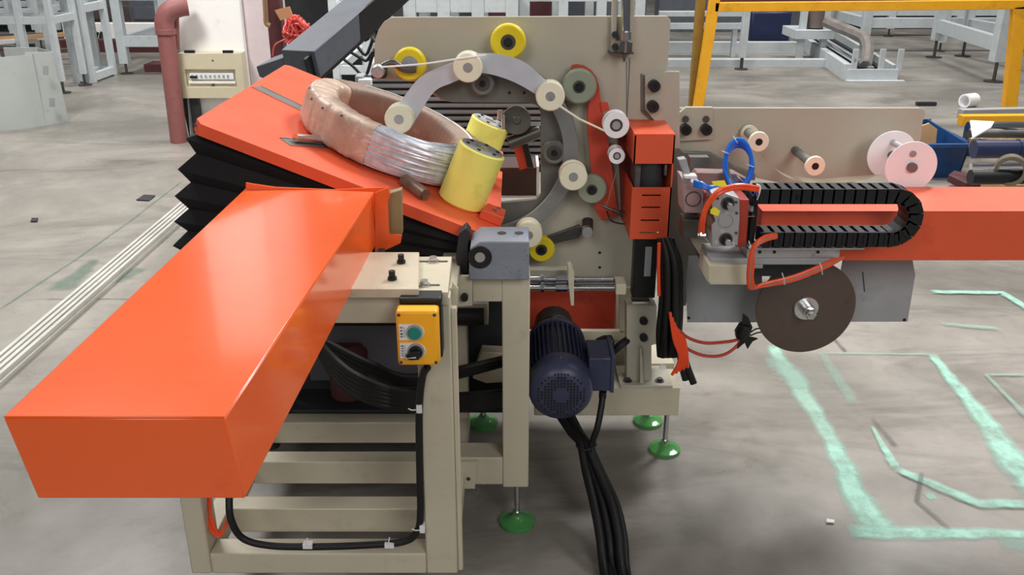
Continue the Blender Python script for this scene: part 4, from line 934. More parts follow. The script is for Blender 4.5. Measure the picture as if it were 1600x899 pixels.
def film_plate():
    Y = 2.72; t = empty('film_feeder', P(1280,280,Y), 'long beige side plate with rounded lower edge bolted right of the ring machine', 'machine plate')
    o = smooth(pp([(1442,190),(1436,225),(1410,255),(1370,275),(1320,288),(1275,291),(1220,286),(1170,275),(1130,262),(1105,248),(1060,240)], Y), 5)
    part('side_plate', MB().prism(pp([(1056,169),(1438,169),(1444,172),(1446,178)], Y)+o, (0,.015,0)), BEIGE2, t, .0015)
    part('joint_plate', MB().prism(pp([(1060,178),(1072,168),(1114,168),(1114,218),(1060,221)], 2.70), (0,.018,0)), BEIGE2, t, .001)
    for x in (1070,1102):
        p = P(x,201,2.70); part('bolt', MB().cyl(p,p-V((0,.022,0)),.0165,n=20).ringc(p-V((0,.022,0)),(0,-1,0),.006,.0165,.004), BLACKP, t, .001)
        part('adjusting_slot', MB().cyl(P(x+1,186,2.70)-V((0,.006,0)),P(x+1,186,2.70),.010,n=16), DSTEEL, t)
    part('lower_arm', MB().prism(pp([(1052,238),(1112,240),(1150,262),(1180,272),(1180,282),(1120,282),(1052,262)], 2.66), (0,.03,0)), GREYP, t, .002)
    def rl(px, py, r, Yf, m, lb):
        p = P(px,py,Yf); a = part('roller', MB().lathe([(r*.35,0),(r*.96,0),(r,.002),(r,.010),(r*.9,.014),(r*.5,.015),(r*.5,.02),(r*.35,.02)], p, (0,1,0), 32, close=True), m, t, label=lb)
        part('roller_shaft', MB().cyl(p+V((0,.012,0)), V((p.x,Y,p.z)), r*.45, n=18), GREYP if m is CREAM else ALU, a)
        part('shaft_end', MB().cyl(p-V((0,.001,0)), p+V((0,.012,0)), r*.36, n=18), BLACKP, a); return p
    rl(1186,222,.029,2.56,CREAM,'cream roller beside the blue hose coil')
    p = P(1172,210,2.69); part('roller', MB().cyl(p,p+V((0,.02,0)),.026,n=28), CREAM, t, label='cream rear flange')
    rl(1274,260,.0285,2.52,CREAM,'cream roller at the middle of the plate')
    # twin white discs
    pf = P(1424,261,2.50); pb = P(1408,253,2.64)
    for nm, p in (('front', pf), ('rear', V((pf.x,2.64,pf.z)))):
        part('reel_disc', MB().lathe([(0,0),(.072,0),(.0735,.0015),(.0735,.003),(.072,.0045),(0,.0045)], p, (0,1,0), 56), WHITEP, t, label='thin white reel disc')
    part('reel_spindle', MB().cyl(pf-V((0,.012,0)), V((pf.x,Y,pf.z)), .014, n=20), mat('grey_spindle_plastic',(120,110,112),.4), t, .001)
    q = P(1426,240,2.50); part('reel_pin', MB().cyl(q-V((0,.006,0)), V((q.x,2.645,q.z)), .009, n=16), ALU, t)
    fs = MB(); sm = smooth([V((pf.x-.02,2.6,pf.z-.055)), P(1330,280,2.62), P(1274,283,2.6), P(1220,270,2.6), V((X(1186,236,2.58),2.6,Z(236,2.58)))], 8); vs=[]; f_=[]
    for i, a in enumerate(sm): vs += [a-V((0,.03,0)), a+V((0,.03,0))]; f_ += [(2*i-2,2*i-1,2*i+1,2*i)] if i else []
    part('film_web', fs.add(vs,f_), mat('clear_cream_film',(214,204,180),.3,alpha=.55), t)
film_plate()
# ================================================================ BACKGROUND
def rails():
    for i, (xc, lb) in enumerate(((-1.99,'left one of two long slotted aluminium profiles lying on the floor'),(-1.935,'right one of two long slotted aluminium profiles lying on the floor, nearer the bellows'))):
        t = empty('aluminium_profile', (xc, 4.4, 0), lb, 'rail', 'long profiles on the floor')
        w = .022; prof = [(-w,0),(w,0),(w,.016),(w-.006,.019),(w-.006,.026),(w,.029),(w,.045),(.006,.045),(.005,.036),(-.005,.036),(-.006,.045),(-w,.045),(-w,.029),(-w+.006,.026),(-w+.006,.019),(-w,.016)]
        part('profile_bar', MB().prism([V((xc+a,2.2,b)) for a,b in prof],(0,4.4,0)), mat('natural_aluminium',(214,212,204),.35,metal=.35,var=.06), t)
        part('groove_strip', MB().box((xc-.0048,2.2,.0355),(xc+.0048,6.6,.0365)), BLACKP, t)
rails()
def column():
    Y = 7.25; t = empty('building_column', (-2.4,Y,0), 'white plastered square column behind the tilting table', 'column', kind='structure')
    x0, x1 = X(277,60,Y), X(381,60,Y)
    part('column_shaft', MB().box((x0,Y,0),(x1,Y+.6,4.0)), WHITEW, t, .01)
    x2 = X(424,60,Y)
    part('column_side_pilaster', MB().box((x1,Y+.05,0),(x2,Y+.55,4.0)), PINKW, t, .01)
    b = empty('breaker_box', P(330,155,Y-.1), 'ivory distribution box with a row of breakers on the white column', 'breaker box')
    Yb = Y-.13; ax, bx = X(281,120,Yb), X(380,120,Yb); az, bz = Z(154,Yb), Z(83,Yb); w = bx-ax; h = bz-az
    part('cover', MB().grid((ax,Yb,az),(1,0,0),(0,0,1),(0,.13,0), w, h, [(w*.09,w*.88,h*.26,h*.64)]), IVORY, b, .004)
    part('recess', MB().box((ax+w*.09,Yb+.03,az+h*.26),(ax+w*.88,Yb+.035,az+h*.64)), IVORY, b)
    part('breaker_row', MB().box((ax+w*.15,Yb+.01,az+h*.42),(ax+w*.84,Yb+.03,az+h*.56)), LABEL, b)
    sw = MB()
    for i in range(9): sw.box((ax+w*(.18+.07*i),Yb+.003,az+h*.46),(ax+w*(.21+.07*i),Yb+.01,az+h*.52))
    part('breaker_switches', sw, GALV, b)
    part('main_switch', MB().box((ax+w*.16,Yb-.004,az+h*.45),(ax+w*.27,Yb+.01,az+h*.5)), BLACKP, b)
    part('rail_strip', MB().box((ax+w*.12,Yb+.01,az+h*.33),(ax+w*.86,Yb+.03,az+h*.38)), WHITEW, b)
    for (x, y) in ((.55,.84),(.5,.3)): part('screw', MB().cyl((ax+w*x,Yb-.004,az+h*y),(ax+w*x,Yb+.03,az+h*y),.007,n=8), DSTEEL, b)
    for x in (.12,.72): part('black_clip', MB().box((ax+w*x,Yb,bz),(ax+w*(x+.16),Yb+.02,bz+.02)), BLACKP, b)
    part('conduit', MB().box((ax+.03,Yb+.05,0),(ax+.10,Yb+.1,az)), DARKBG, b)
    d = MB().prism([P(264,82,7.15),P(268,80,7.15),PZ(293,216,0)+V((0,0,.0)),PZ(287,216,0)],(0,.02,0)); single('batten', d, GALV, 'thin pale batten leaning beside the maroon pipe', 'batten')
    d = MB().prism([P(268,84,7.19),P(279,80,7.19),P(291,150,7.19),P(296,215,7.19)],(0,.02,0)); single('dark_board', d, DARKBG, 'narrow dark board leaning between the pipe and the column', 'board')
column()
def pipe():
    t = empty('drain_pipe', PZ(280,222,0), 'maroon drain pipe with an elbow at its top beside the white column', 'pipe'); Y = 7.05
    b = PZ(280,222,0); top = P(259,48,Y)
    a = V((b.x,b.y,0)); u = V((top.x,Y,top.z)); path = [a, a.lerp(u,.5), u, u+V((.0,.0,.07)), u+V((.04,.01,.14)), u+V((.12,.04,.17)), u+V((.17,.06,.175))]
    part('pipe_run', MB().tube([a, a.lerp(u,.5), u], .066, 20), MAROON, t)
    part('elbow', MB().tube(smooth(path[2:],6), .072, 20), MAROON, t)
    part('coupling', MB().cyl(a.lerp(u,.97), a.lerp(u,1.02), .078, n=24), MAROON, t, .003)
    c = P(272,60,7.1); part('thin_pipe', MB().tube([P(275,10,7.1),P(277,78,7.1)], .02, 10).tube([P(262,62,7.1),P(278,62,7.1)], .018, 8), MAROON, t)
pipe()
def drum():
    t = empty('sheet_metal_drum', PZ(0,205,0), 'pale grey curved sheet metal casing on the floor at the left edge', 'casing')
    c0 = PZ(-20,206,0); c1 = PZ(75,197,0); h = P(60,86,c1.y).z; n = 16
    cx, cy = X(-10,150,8.1)-.25, 8.55; R_ = 1.25
    a0, a1 = -118, -62
    vs = []; fs = []
    A = PZ(-40,205,0); B = PZ(72,196,0)
    for i in range(n+1):
        s = i/n; p = A.lerp(B,s); bow = -.10*math.sin(math.pi*s); vs += [V((p.x,p.y+bow,0)), V((p.x,p.y+bow,h)), V((p.x,p.y+bow+.02,h)), V((p.x,p.y+bow+.02,0))]
    for i in range(n):
        for j in range(4): j2=(j+1)%4; fs.append((4*i+j,4*i+j2,4*i+4+j2,4*i+4+j))
    part('curved_sheet', MB().add(vs,fs), DRUM, t)
    C = PZ(106,190,0); fl = MB().prism([V((B.x-.02,B.y-.02,0)),V((C.x,C.y,0)),V((C.x-.02,C.y,h)),V((B.x-.05,B.y-.02,h+.02))],(0,.02,0)); part('flange_strip', fl, DRUM, t)
    part('rear_sheet', MB().box((A.x,A.y+.7,0),(C.x-.3,A.y+.72,h)), DRUM, t)
    part('side_sheet', MB().prism([V((C.x-.02,C.y,0)),V((C.x-.3,A.y+.7,0)),V((C.x-.3,A.y+.7,h)),V((C.x-.02,C.y,h))],(.01,0,0)), DRUM, t)
    for (x,y) in ((71,110),(81,160)): part('slot', MB().prism([P(x-4,y+7,B.y-.025),P(x+4,y+7,B.y-.025),P(x+4,y-7,B.y-.025),P(x-4,y-7,B.y-.025)],(0,.008,0)), GALV, t)
drum()
def beam(a, b, w, h=None, mb=None):
    """rectangular tube between two points, w wide, h high"""
    a, b = V(a), V(b); d = (b-a).normalized(); h = h or w
    up = V((0,0,1)) if abs(d.z) < .9 else V((0,1,0)); s = d.cross(up).normalized()*w/2; u = s.cross(d).normalized()*h/2
    return (mb or MB()).prism([a-s-u, a+s-u, a+s+u, a-s+u], b-a)
def rack(label, X0, X1, Y0, Y1, H, levels, nb=2, w=.07, foot_=True, mid=None, cat='frame', group=None, m=RACK):
    t = empty('steel_rack', ((X0+X1)/2, Y0, 0), label, cat, group)
    z0 = .12 if foot_ else 0
    xs = [X0+(X1-X0)*i/(nb-1) for i in range(nb)]
    for x in xs:
        for y in (Y0, Y1):
            p = part('post', MB().box((x-w/2,y-w/2,z0),(x+w/2,y+w/2,H)), m, t, .004)
            if foot_: part('foot', MB().cyl((x,y,0),(x,y,.012),.07,n=16).cyl((x,y,.01),(x,y,z0),.014,n=10), DSTEEL, t)
    for z in levels:
        for y in (Y0, Y1): part('long_rail', MB().box((X0,y-w*.4,z-w*.6),(X1,y+w*.4,z+w*.6)), m, t, .003)
        for x in (X0, X1): part('cross_rail', MB().box((x-w*.4,Y0,z-w*.6),(x+w*.4,Y1,z+w*.6)), m, t, .003)
    return t
# --- left rear
rack('pale grey steel frame standing behind the curved sheet metal casing', X(-60,60,9.3), X(84,60,9.3), 9.3, 9.8, 1.35, [.72,1.12], 4, .06)
rack('tall pale grey steel frame just right of the curved casing', X(106,60,9.9), X(130,60,9.9), 9.95, 10.5, 1.5, [.06,.78], 2, .07, False)
rack('pale grey bench frame between the casing and the maroon pipe', X(188,50,10.6), X(262,50,10.6), 10.6, 11.9, .95, [.37,.88], 2, .10)
rack('pale grey frame far behind at the upper left corner', X(-40,0,14), X(110,0,14), 12.9, 14.2, 1.6, [.5,.95], 5, .07)
def wallbox():
    Y = 13.6
    single('low_white_wall', MB().box((X(100,60,Y),Y,.0),(X(262,60,Y),Y+.12,Z(36,Y))), WHITEW, None, None, kind='structure', bevel=.01)
    single('dark_kerb', MB().box((X(100,75,12.6),12.5,0),(X(262,75,12.6),12.72,.16)), MAROOND, 'long dark maroon beam on the floor in front of the low white wall', 'beam')
    mb = MB()
    for dx in (0, 8): mb.tube(smooth([P(152+dx,50,Y-.06),P(150+dx,60,Y-.08),P(158+dx,74,Y-.1)],5), .03, 8)
    single('black_hose_pair', mb, RUBBER, 'two short black hoses against the low white wall', 'hose')
    single('dark_block', MB().box(P(118,58,Y-.12),P(124,48,Y-.02)), DARKBG, 'small grey block on the low white wall', 'block')
    single('floor_box', MB().box(PZ(226,113,0),PZ(256,113,0)+V((0,.3,.09))), MAROOND, 'flat dark brown box on the floor left of the maroon pipe', 'box')
wallbox()
def scrapheap():
    random.seed(11)
    for i in range(8):
        y = random.uniform(11.3,13); x = X(random.uniform(-10,62),60,y); l = random.uniform(.5,1.1); a = random.uniform(-.35,.35); z = .05+.035*i
        m, cl = [(MAROOND,'rusty dark red'),(DARKBG,'black'),(GALV,'light grey'),(mat('weathered_wood',(112,98,92),.8,var=.3),'weathered wooden'),(GREYP,'mid grey'),(WHITEP,'white'),(CHUTE,'slate blue-grey'),(CARD,'tan')][i]
        d = V((math.cos(a),math.sin(a)*.4,random.uniform(-.05,.1)))*l/2
        z = max(z, abs(d.z)+.06)
        single('scrap_bar', beam(V((x,y,z))-d, V((x,y,z))+d, .06, .05), m, cl+' bar in the loose heap behind the left racks', 'bar', 'bars heaped behind the left racks')
    for i, (px, py, w, h, m, lb) in enumerate(((165,22,.8,.6,mat('dark_brown_machine',(74,64,60),.7,var=.35,scale=6),'dark brown machine block far behind the low white wall'),
            (20,10,.8,.8,CHUTE,'slate grey cabinet far behind the left frames'),(90,12,.6,.6,GREYP,'grey cabinet far behind the left frames'),(235,14,.7,.75,CHUTE,'dark slate cabinet behind the bench frame'))):
        Yb = 15.0; x = X(px,py,Yb); t = empty('machine_cabinet', (x,Yb,0), lb, 'cabinet')
        H = Z(py-14,Yb)
        part('cabinet_body', MB().box((x-w/2,Yb,.1),(x+w/2,Yb+h,H)), m, t, .02); part('cabinet_base', MB().box((x-w/2+.05,Yb+.05,0),(x+w/2-.05,Yb+h-.05,.1)), DARKBG, t)
        part('cabinet_door', MB().box((x-w*.4,Yb-.02,.2),(x+w*.1,Yb,H-.1)), m, t, .005)
scrapheap()
# --- upper middle
def chute():
    t = empty('grey_chute', P(560,60,4.2), 'slate grey inclined chute rising to the right behind the orange table', 'chute')
    a = P(470,112,3.9); b = P(640,-30,4.9)
    part('chute_beam', beam(P(470,100,3.9), P(615,-25,4.8), .16, .12), CHUTE, t, .004)
    part('chute_side', beam(P(482,115,3.85), P(640,-25,4.75), .012, .13), BLACKP, t)
    part('chute_end', MB().prism(pp([(400,104),(470,80),(506,112),(492,122),(425,130),(405,120)],3.95),(0,.3,0)), CHUTE, t, .004)
    part('chute_leg', MB().box((X(490,110,4.1),4.05,0),(X(490,110,4.1)+.05,4.1,Z(110,4.1))), CHUTE, t)
    t2 = empty('steel_upright', PZ(432,140,0), 'rusty dark red steel upright behind the coral wire tangle', 'upright'); Y = 5.2
    part('upright_bar', MB().box((X(419,50,Y),Y,0),(X(441,50,Y),Y+.08,1.5)), MAROOND, t2, .003)
    part('hook_pipe', MB().tube(smooth(pp([(413,-10),(415,20),(416,36),(422,40)],Y-.04),5),.014,8), mat('dull_brass_pipe',(150,120,90),.5), t2)
    random.seed(5); w = MB()
    for k in range(7):
        pts = []
        for i in range(26):
            a = random.uniform(0,6.28); r = random.uniform(.4,1)
            pts.append(P(463+22*r*math.cos(a), 48+25*r*math.sin(a), 4.9+random.uniform(-.1,.1)))
        w.tube(smooth(pts,4), .0055, 5)
    w.tube(smooth(pp([(476,60),(474,90),(476,105)],4.8),5),.006,5); w.tube(smooth(pp([(450,60),(430,70),(426,88)],4.85),5),.004,5)
    single('wire_tangle', w, REDW, 'tangle of coral red wire hanging above the grey chute', 'wire')
    single('cardboard_card', MB().prism(pp([(429,16),(452,10),(458,26),(438,32)],5.0),(0,.01,0)), CARD, 'small beige card behind the coral wire tangle', 'card')
    random.seed(8)
    for k in range(5):
        pts = [P(505+22*j,52+12*k+random.uniform(-9,12)+8*math.sin(j*1.5+k),4.7+.08*k) for j in range(5)]; pts.append(V((pts[-1].x+.03, pts[-1].y+.05, .0)))
        single('thin_cable', MB().tube(smooth(pts,6),.009,6), RUBBER, 'thin black cable draped between the grey chute and the beige plate, '+('highest','second','middle','fourth','lowest')[k]+' of five', 'cable', 'thin cables left of the plate')
    single('cable_arc', MB().tube(smooth(pp([(516,40),(530,32),(550,36),(575,52),(588,66)],4.4),6),.008,6), GREYP, 'thin grey cable arching over the slate chute', 'cable')
    t3 = rack('pale grey frame behind the top of the beige plate', X(640,0,9), X(800,0,9), 9, 10.5, 1.5, [.9,1.38], 4, .12)
    rack('wider grey frame behind the plate, seen between the plate top and the picture edge', X(820,0,9.5), X(1000,0,9.5), 9.5, 11, 1.5, [.95,1.34], 4, .1)
    single('brown_panel', MB().prism([(X(735,10,11.3),11.25,0),(X(870,10,11.3),11.25,0),(X(870,10,11.3),11.4,1.25),(X(735,10,11.3),11.4,1.25)],(0,.03,0)), MAROOND, 'dark brown panel leaning in the frame behind the plate', 'panel')
    rack('slim pale frame in the gap between the chute and the plate', X(520,20,7.5), X(570,20,7.5), 7.5, 9, 1.1, [.5,1.0], 2, .06)
    single('dark_machine_block', MB().box((X(440,10,10),10,0),(X(560,10,10),10.8,1.1)), DARKBG, 'dark machine block behind the coral wire tangle', 'machine')
    single('dark_machine_block', MB().box((X(560,10,12),12,0),(X(1010,10,12),12.8,1.05)), CHUTE, 'long slate machine block far behind the plate', 'machine')
chute()
def slats():
    t = empty('slatted_guard', (X(660,180,3.45),3.45,0), 'stack of horizontal grey slats behind the ring opening', 'guard')
    Y = 3.42; x0 = X(572,180,Y); x1 = X(860,180,Y); z = Z(124,Y); i = 0
    me = None
    while z > .74:
        mb = MB().cyl((x0,Y,z),(x1,Y,z),.0085,n=12); part('slat', mb, GALV, t); z -= .0245; i += 1
    part('slat_backing', MB().box((x0,Y+.02,.70),(x1,Y+.03,Z(124,Y)+.01)), DARKBG, t)
    part('side_upright', MB().box((x0-.03,Y-.02,0),(x0,Y+.06,Z(118,Y))), GALV, t, .002); part('side_upright', MB().box((x1,Y-.02,0),(x1+.03,Y+.06,Z(150,Y))), GALV, t, .002)
    bl = MB().box(P(560,135,3.38),P(582,122,3.42)); part('end_cap', bl, WHITEP, t, .002)
slats()
# --- right rear
def guardrail():
    Y = 7.9; t = empty('safety_railing', (X(1340,10,Y),Y,0), 'yellow safety railing crossing the upper right of the hall', 'railing')
    def G(px, py): return P(px, py, Y)
    part('top_rail', beam(G(1116,11), G(1700,6), .07, .075), YSAFE, t, .004)
    part('upper_strip', beam(G(1116,2)+V((0,.1,0)), G(1700,-2)+V((0,.1,0)), .05, .02), MAROOND, t)
    a = G(1117,-6); b = G(1091,165); f = lambda a, b: a+(b-a)*(a.z/(a.z-b.z))
    part('post', beam(f(a, b), a, .085, .07), YSAFE, t, .004)
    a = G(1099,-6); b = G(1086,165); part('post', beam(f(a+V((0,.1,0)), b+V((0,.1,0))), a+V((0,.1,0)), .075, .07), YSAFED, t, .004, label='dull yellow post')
    a = G(1592,10); b = G(1577,165); part('post', beam(f(a, b), a, .11, .07), YSAFE, t, .004)
guardrail()
def bgr():
    # flat floor frame with long channels
    t = empty('floor_conveyor', PZ(1200,100,0), 'pale grey conveyor frame lying low on the floor behind the beige plate', 'conveyor')
    a = PZ(1000,106,0); b = PZ(1286,104,0); part('front_channel', MB().box((a.x-.4,a.y,0),(b.x,a.y+.12,Z(93,a.y))), RACK, t, .004)
    a2 = PZ(1000,84,0); part('rear_channel', MB().box((a2.x-.4,a2.y,0),(X(1245,84,a2.y),a2.y+.12,Z(66,a2.y))), RACK, t, .004)
    e0 = PZ(1322,126,0); e1 = PZ(1238,64,0)
    part('side_channel', beam(e0+V((0,0,.09)), e1+V((0,0,.09)), .08, .18), RACK, t, .004)
    part('side_channel', beam(e0+V((.55,0.1,.09)), e1+V((.6,0,.09)), .05, .14), RACK, t, .004)
    part('end_plate', MB().box((e0.x,e0.y-.02,0),(e0.x+.56,e0.y+.02,Z(108,e0.y))), RACK, t, .003)
    part('end_lip', MB().box((e0.x-.02,e0.y-.1,0),(e0.x+.62,e0.y-.02,.012)), RACK, t)
    for k in (0,.3,.5): part('end_tab', MB().box((e0.x+.04+k,e0.y,.1),(e0.x+.10+k,e0.y+.03,.34)), RACK, t, .002)
    part('guide_bar', MB().cyl(e0+V((.06,.0,.22)), e1+V((.06,0,.22)), .025, n=12), CHROME, t)
    for k in range(3): part('belt_strip', beam(e0+V((.2+.1*k,.1,.12)), e1+V((.2+.1*k,0,.12)), .06, .03), DARKBG if k != 1 else GALV, t)
    t2 = empty('drive_station', P(1230,60,12.6), 'grey drive station with dark motor behind the low conveyor frame', 'machine'); Y = 12.9
    part('motor_block', MB().box((X(1172,50,Y),Y,.1),(X(1235,50,Y),Y+.5,Z(18,Y))), NAVYT, t2, .03)
    part('motor_base', MB().box((X(1172,50,Y),Y+.05,0),(X(1235,50,Y),Y+.45,.1)), RACK, t2)
    Y2 = 11.6
    for (x0_,x1_) in ((1253,1262),(1288,1297)): part('upright', MB().box((X(x0_,30,Y2),Y2,0),(X(x1_,30,Y2),Y2+.1,Z(10,Y2))), RACK, t2, .004)
    part('shelf', MB().box((X(1240,50,Y2),Y2-.1,Z(60,Y2)),(X(1300,50,Y2),Y2+.5,Z(46,Y2))), RACK, t2, .004)
    part('gear_unit', MB().cyl((X(1278,40,Y2),Y2+.1,Z(44,Y2)),(X(1278,40,Y2),Y2+.1,Z(12,Y2)),.12,n=16), mat('brown_grey_unit',(110,98,94),.6), t2)
    part('post', MB().box((X(1161,40,10.9),10.9,.14),(X(1171,40,10.9),11.0,Z(12,10.9))), RACK, t2, .004)
    part('post_foot', MB().cyl((X(1166,40,10.9),10.95,0),(X(1166,40,10.9),10.95,.14),.02,n=10).cyl((X(1166,40,10.9),10.95,0),(X(1166,40,10.9),10.95,.012),.08,n=16), DSTEEL, t2)
    for y0_, y1_ in ((26,18),(46,36)): part('back_channel', MB().box((X(1030,30,12),12,Z(y0_,12)),(X(1162,30,12),12.12,Z(y1_,12))), RACK, t2, .004)
    part('back_leg', MB().box((X(1146,50,12),12.02,0),(X(1153,50,12),12.1,Z(46,12))), RACK, t2, .003)
    # cable drag across conveyor
    mb = MB().tube(smooth([P(1292,34,11.4),P(1310,42,11.2),P(1335,52,11.0),P(1352,62,10.8),P(1356,84,10.6),P(1352,104,10.3)],6),.07,8); single('sagging_cable', mb, mat('grey_brown_trunking',(128,122,118),.7,var=.25,scale=10), 'grey-brown sagging cable trunk above the conveyor frame', 'cable')
    single('conveyor_end_post', MB().box((X(1348,60,11),11,0),(X(1358,60,11),11.08,Z(12,11))), RACK, 'single pale grey post at the end of the conveyor frame', 'post')
    # right rack
    t3 = empty('steel_rack', PZ(1500,110,0), 'large pale grey steel frame on leveling feet at the right behind the yellow railing', 'frame')
    def leg(px, pf, w, top):
        p = PZ(px, pf, 0); part('post', MB().box((p.x-w/2,p.y-w/2,.22),(p.x+w/2,p.y+w/2,top)), RACK, t3, .005)
        part('foot', MB().cyl((p.x,p.y,0),(p.x,p.y,.014),.10,n=18).cyl((p.x,p.y,.01),(p.x,p.y,.22),.018,n=10), DSTEEL, t3); return p
    A = leg(1459,90,.12,1.35); Bq = leg(1552,128,.14,1.35); Cq = leg(1504,88,.10,1.35); D = leg(1640,120,.12,1.35)
    z1 = .40
    part('low_rail', beam(V((A.x,A.y,z1)), V((Bq.x,Bq.y,z1)), .08, .16), RACK, t3, .004)
    part('low_rail', beam(V((Cq.x,Cq.y,z1)), V((D.x,D.y,z1)), .08, .16), RACK, t3, .004)
    part('top_rail', beam(V((A.x,A.y,1.28)), V((Bq.x,Bq.y,1.28)), .08, .1), RACK, t3, .004)
    t4 = rack('long pale grey frame across the far right of the hall', X(1355,30,12.6), X(1720,30,12.6), 12.6, 14.4, 1.2, [.38], 4, .11)
    single('dark_wall_block', MB().box((X(1340,20,15.5),15.5,0),(X(1760,20,15.5),16.0,1.3)), DARKBG, 'long dark machine block behind the right frames', 'machine')
    single('dark_wall_block', MB().box((X(1030,20,15),15,0),(X(1330,20,15),15.5,1.1)), CHUTE, 'slate machine block behind the low conveyor frame', 'machine')
    single('long_grey_bars', MB().box((X(1030,4,13.5),13.5,.9),(X(1330,4,13.5),13.6,1.0)), MAROOND, 'dark horizontal bar behind the yellow railing', 'bar')
    # ring on the floor
    p = PZ(1520,158,.06); single('plastic_ring', MB().ringc((p.x-.08,p.y,.06),(1,.5,0),.05,.065,.14,24), WHITEP, 'small white plastic ring lying on the floor behind the tube pile', 'ring')
    single('floor_scrap', beam(PZ(1432,162,.02), PZ(1462,162,.02), .05, .03), DARKBG, 'short dark strip on the floor behind the plate', 'scrap')
    single('floor_scrap', beam(PZ(1330,96,.03), PZ(1392,108,.03), .05, .04), DARKBG, 'short dark rod on the floor right of the conveyor end', 'rod')
bgr()
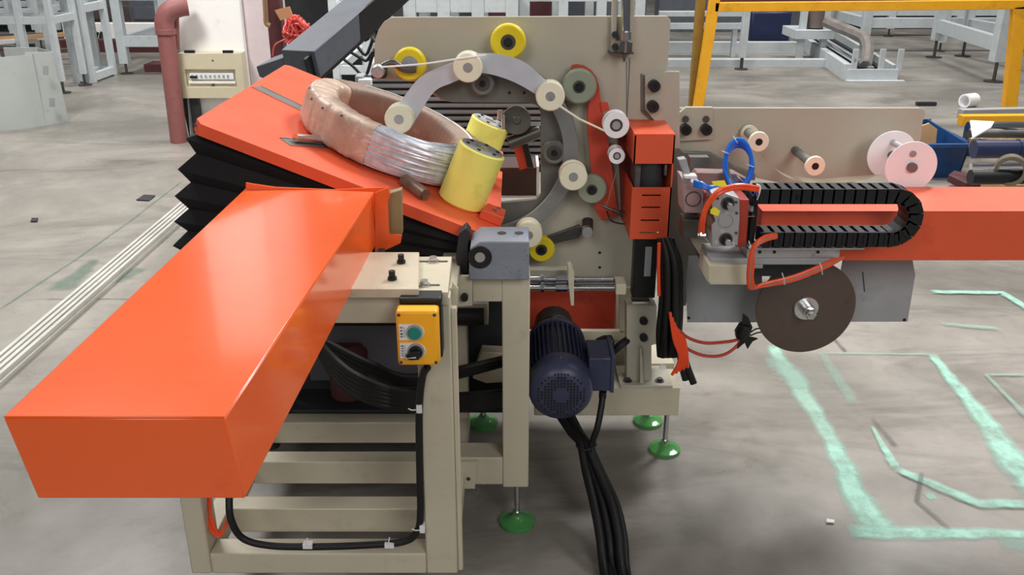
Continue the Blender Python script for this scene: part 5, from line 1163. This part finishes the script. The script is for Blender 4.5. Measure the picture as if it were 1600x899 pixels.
def pile():
    # low trestle carrying tubes
    zt = .30
    t = empty('tube_trestle', PZ(1560,290,0), 'low dark trestle under the tubes right of the blue crate', 'trestle')
    y0, y1 = PZ(1500,285,zt).y, PZ(1500,180,zt).y
    xs0 = PZ(1460,250,zt).x+.1
    for x in (xs0+.75, xs0+2.2):
        part('trestle_beam', MB().box((x,y0-.1,zt-.06),(x+.06,y1+.1,zt)), DARKBG, t, .003)
        for y in (y0,y1): part('leg', MB().box((x,y-.03,0),(x+.06,y+.03,zt-.06)), DARKBG, t, .003)
    G = lambda px, py: PZ(px, py, zt+.04)
    def tb(name, px0, px1, py, py1, r, m, label, cat='tube', flat=False):
        a = G(px0, py); b = G(px1, py1)
        a.z = b.z = zt+r
        if flat: single(name, beam(a, b, r*2, r*2), m, label, cat, bevel=.003); return
        single(name, MB().cyl(a, b, r, n=20), m, label, cat)
    tb('white_bar', 1500, 1720, 177, 172, .035, GALV, 'pale grey bar at the back of the tube pile', 'bar', True)
    tb('yellow_bar', 1500, 1720, 187, 185, .036, YSAFE, 'orange-yellow flat bar behind the blue crate', 'bar', True)
    tb('steel_tube', 1512, 1720, 197, 197, .034, CHROME, 'bright steel tube just in front of the yellow bar')
    tb('steel_tube', 1514, 1720, 208, 207, .03, DSTEEL, 'dull steel tube third from the back of the pile')
    tb('steel_tube', 1516, 1720, 215, 216, .02, CHROME, 'thin bright tube in the middle of the pile')
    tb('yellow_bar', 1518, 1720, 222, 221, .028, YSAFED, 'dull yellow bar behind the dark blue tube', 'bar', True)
    a = G(1520,237); single('blue_tube', MB().cyl(V((a.x,a.y,zt+.055)),V((a.x+2.5,a.y,zt+.055)),.055,n=24).ringc(V((a.x+.26,a.y,zt+.055)),(1,0,0),.055,.06,.015), NAVYT, 'thick dark blue tube in front of the dull yellow bar', 'tube')
    tb('steel_tube', 1518, 1720, 254, 252, .018, CHROME, 'thin bright tube in front of the dark blue tube')
    tb('steel_tube', 1520, 1720, 263, 262, .018, CHROME, 'front thin bright tube of the pile')
    tb('black_tube', 1516, 1720, 277, 276, .04, BLACKP, 'black tube at the front of the pile')
    p = G(1562,272); single('steel_ring', MB().ringc(V((p.x,p.y-.1,zt+.08)),(0.5,1,0),.06,.08,.08), mat('dull_bronze_ring',(120,112,98),.5,metal=.4), 'dull round steel ring standing on the front tube', 'ring')
    # crate
    c = PZ(1480,278,0); t = empty('blue_crate', c, 'blue plastic crate with cardboard inside behind the white reel discs', 'crate')
    xa, xb = X(1434,260,c.y), X(1508,260,c.y); H = Z(225,c.y); D = .62
    part('front_side', MB().prism([V((xa,c.y,.0)),V((xb-.03,c.y,.0)),V((xb,c.y-.02,H)),V((xa-.02,c.y-.02,H))],(0,.012,0)), CRATE, t)
    part('side', MB().prism([V((xb-.03,c.y,.0)),V((xb-.03,c.y+D,.0)),V((xb-.02,c.y+D,P(1480,186,c.y+D).z)),V((xb,c.y-.02,H))],(-.012,0,0)), CRATE, t)
    part('side', MB().prism([V((xa,c.y,.0)),V((xa,c.y+D,.0)),V((xa-.02,c.y+D,H)),V((xa-.02,c.y-.02,H))],(.012,0,0)), CRATE, t)
    part('back_side', MB().prism([V((xa,c.y+D,.0)),V((xb-.03,c.y+D,.0)),V((xb,c.y+D,P(1480,186,c.y+D).z)),V((xa-.02,c.y+D,P(1480,186,c.y+D).z))],(0,-.012,0)), CRATE, t)
    part('bottom', MB().box((xa,c.y,0),(xb-.03,c.y+D,.012)), CRATE, t)
    part('rim', MB().box((xa-.03,c.y-.05,H-.02),(xb+.02,c.y-.02,H+.01)).box((xb,c.y-.05,H-.02),(xb+.03,c.y+D,H+.01)), CRATE, t, .004)
    single('cardboard_piece', MB().prism([V((xa+.03,c.y+.2,.05)),V((xb-.12,c.y+.2,.05)),V((xb-.12,c.y+.24,H+.05)),V((xb-.18,c.y+.24,H+.09)),V((xa+.03,c.y+.24,H+.05))],(0,.02,0)), CARD, 'torn brown cardboard standing in the blue crate', 'cardboard')
    random.seed(3)
    for i, (px, py, w, m, lb) in enumerate(((1536,283,.13,CARD,'crumpled brown cardboard piece on the floor behind the orange beam'),(1500,284,.10,MAROOND,'dark scrap piece beside the blue crate'),(1586,281,.10,LABEL,'white scrap of packing at the right edge behind the orange beam'),(1560,290,.12,CARD,'torn tan card nearest the orange beam'))):
        q = PZ(px,py,.0); y = q.y-.15; pts = [V((q.x+w*(1+.3*random.random())*math.cos(a)*1.4, y+w*math.sin(a), .05+.05*random.random())) for a in [k*1.05 for k in range(6)]]
        single('packing_scrap', MB().prism(pts,(0,0,-.045)), m, lb, 'scrap')
    single('white_plastic_piece', MB().prism([G(1512,222)+V((0,-.05,.03)),G(1538,218)+V((0,-.05,.08)),G(1542,214)+V((0,-.05,.10)),G(1505,212)+V((0,-.05,.10))],(0,0,.01)), WHITEP, 'white plastic piece lying over the tubes beside the blue crate', 'plastic piece')
pile()
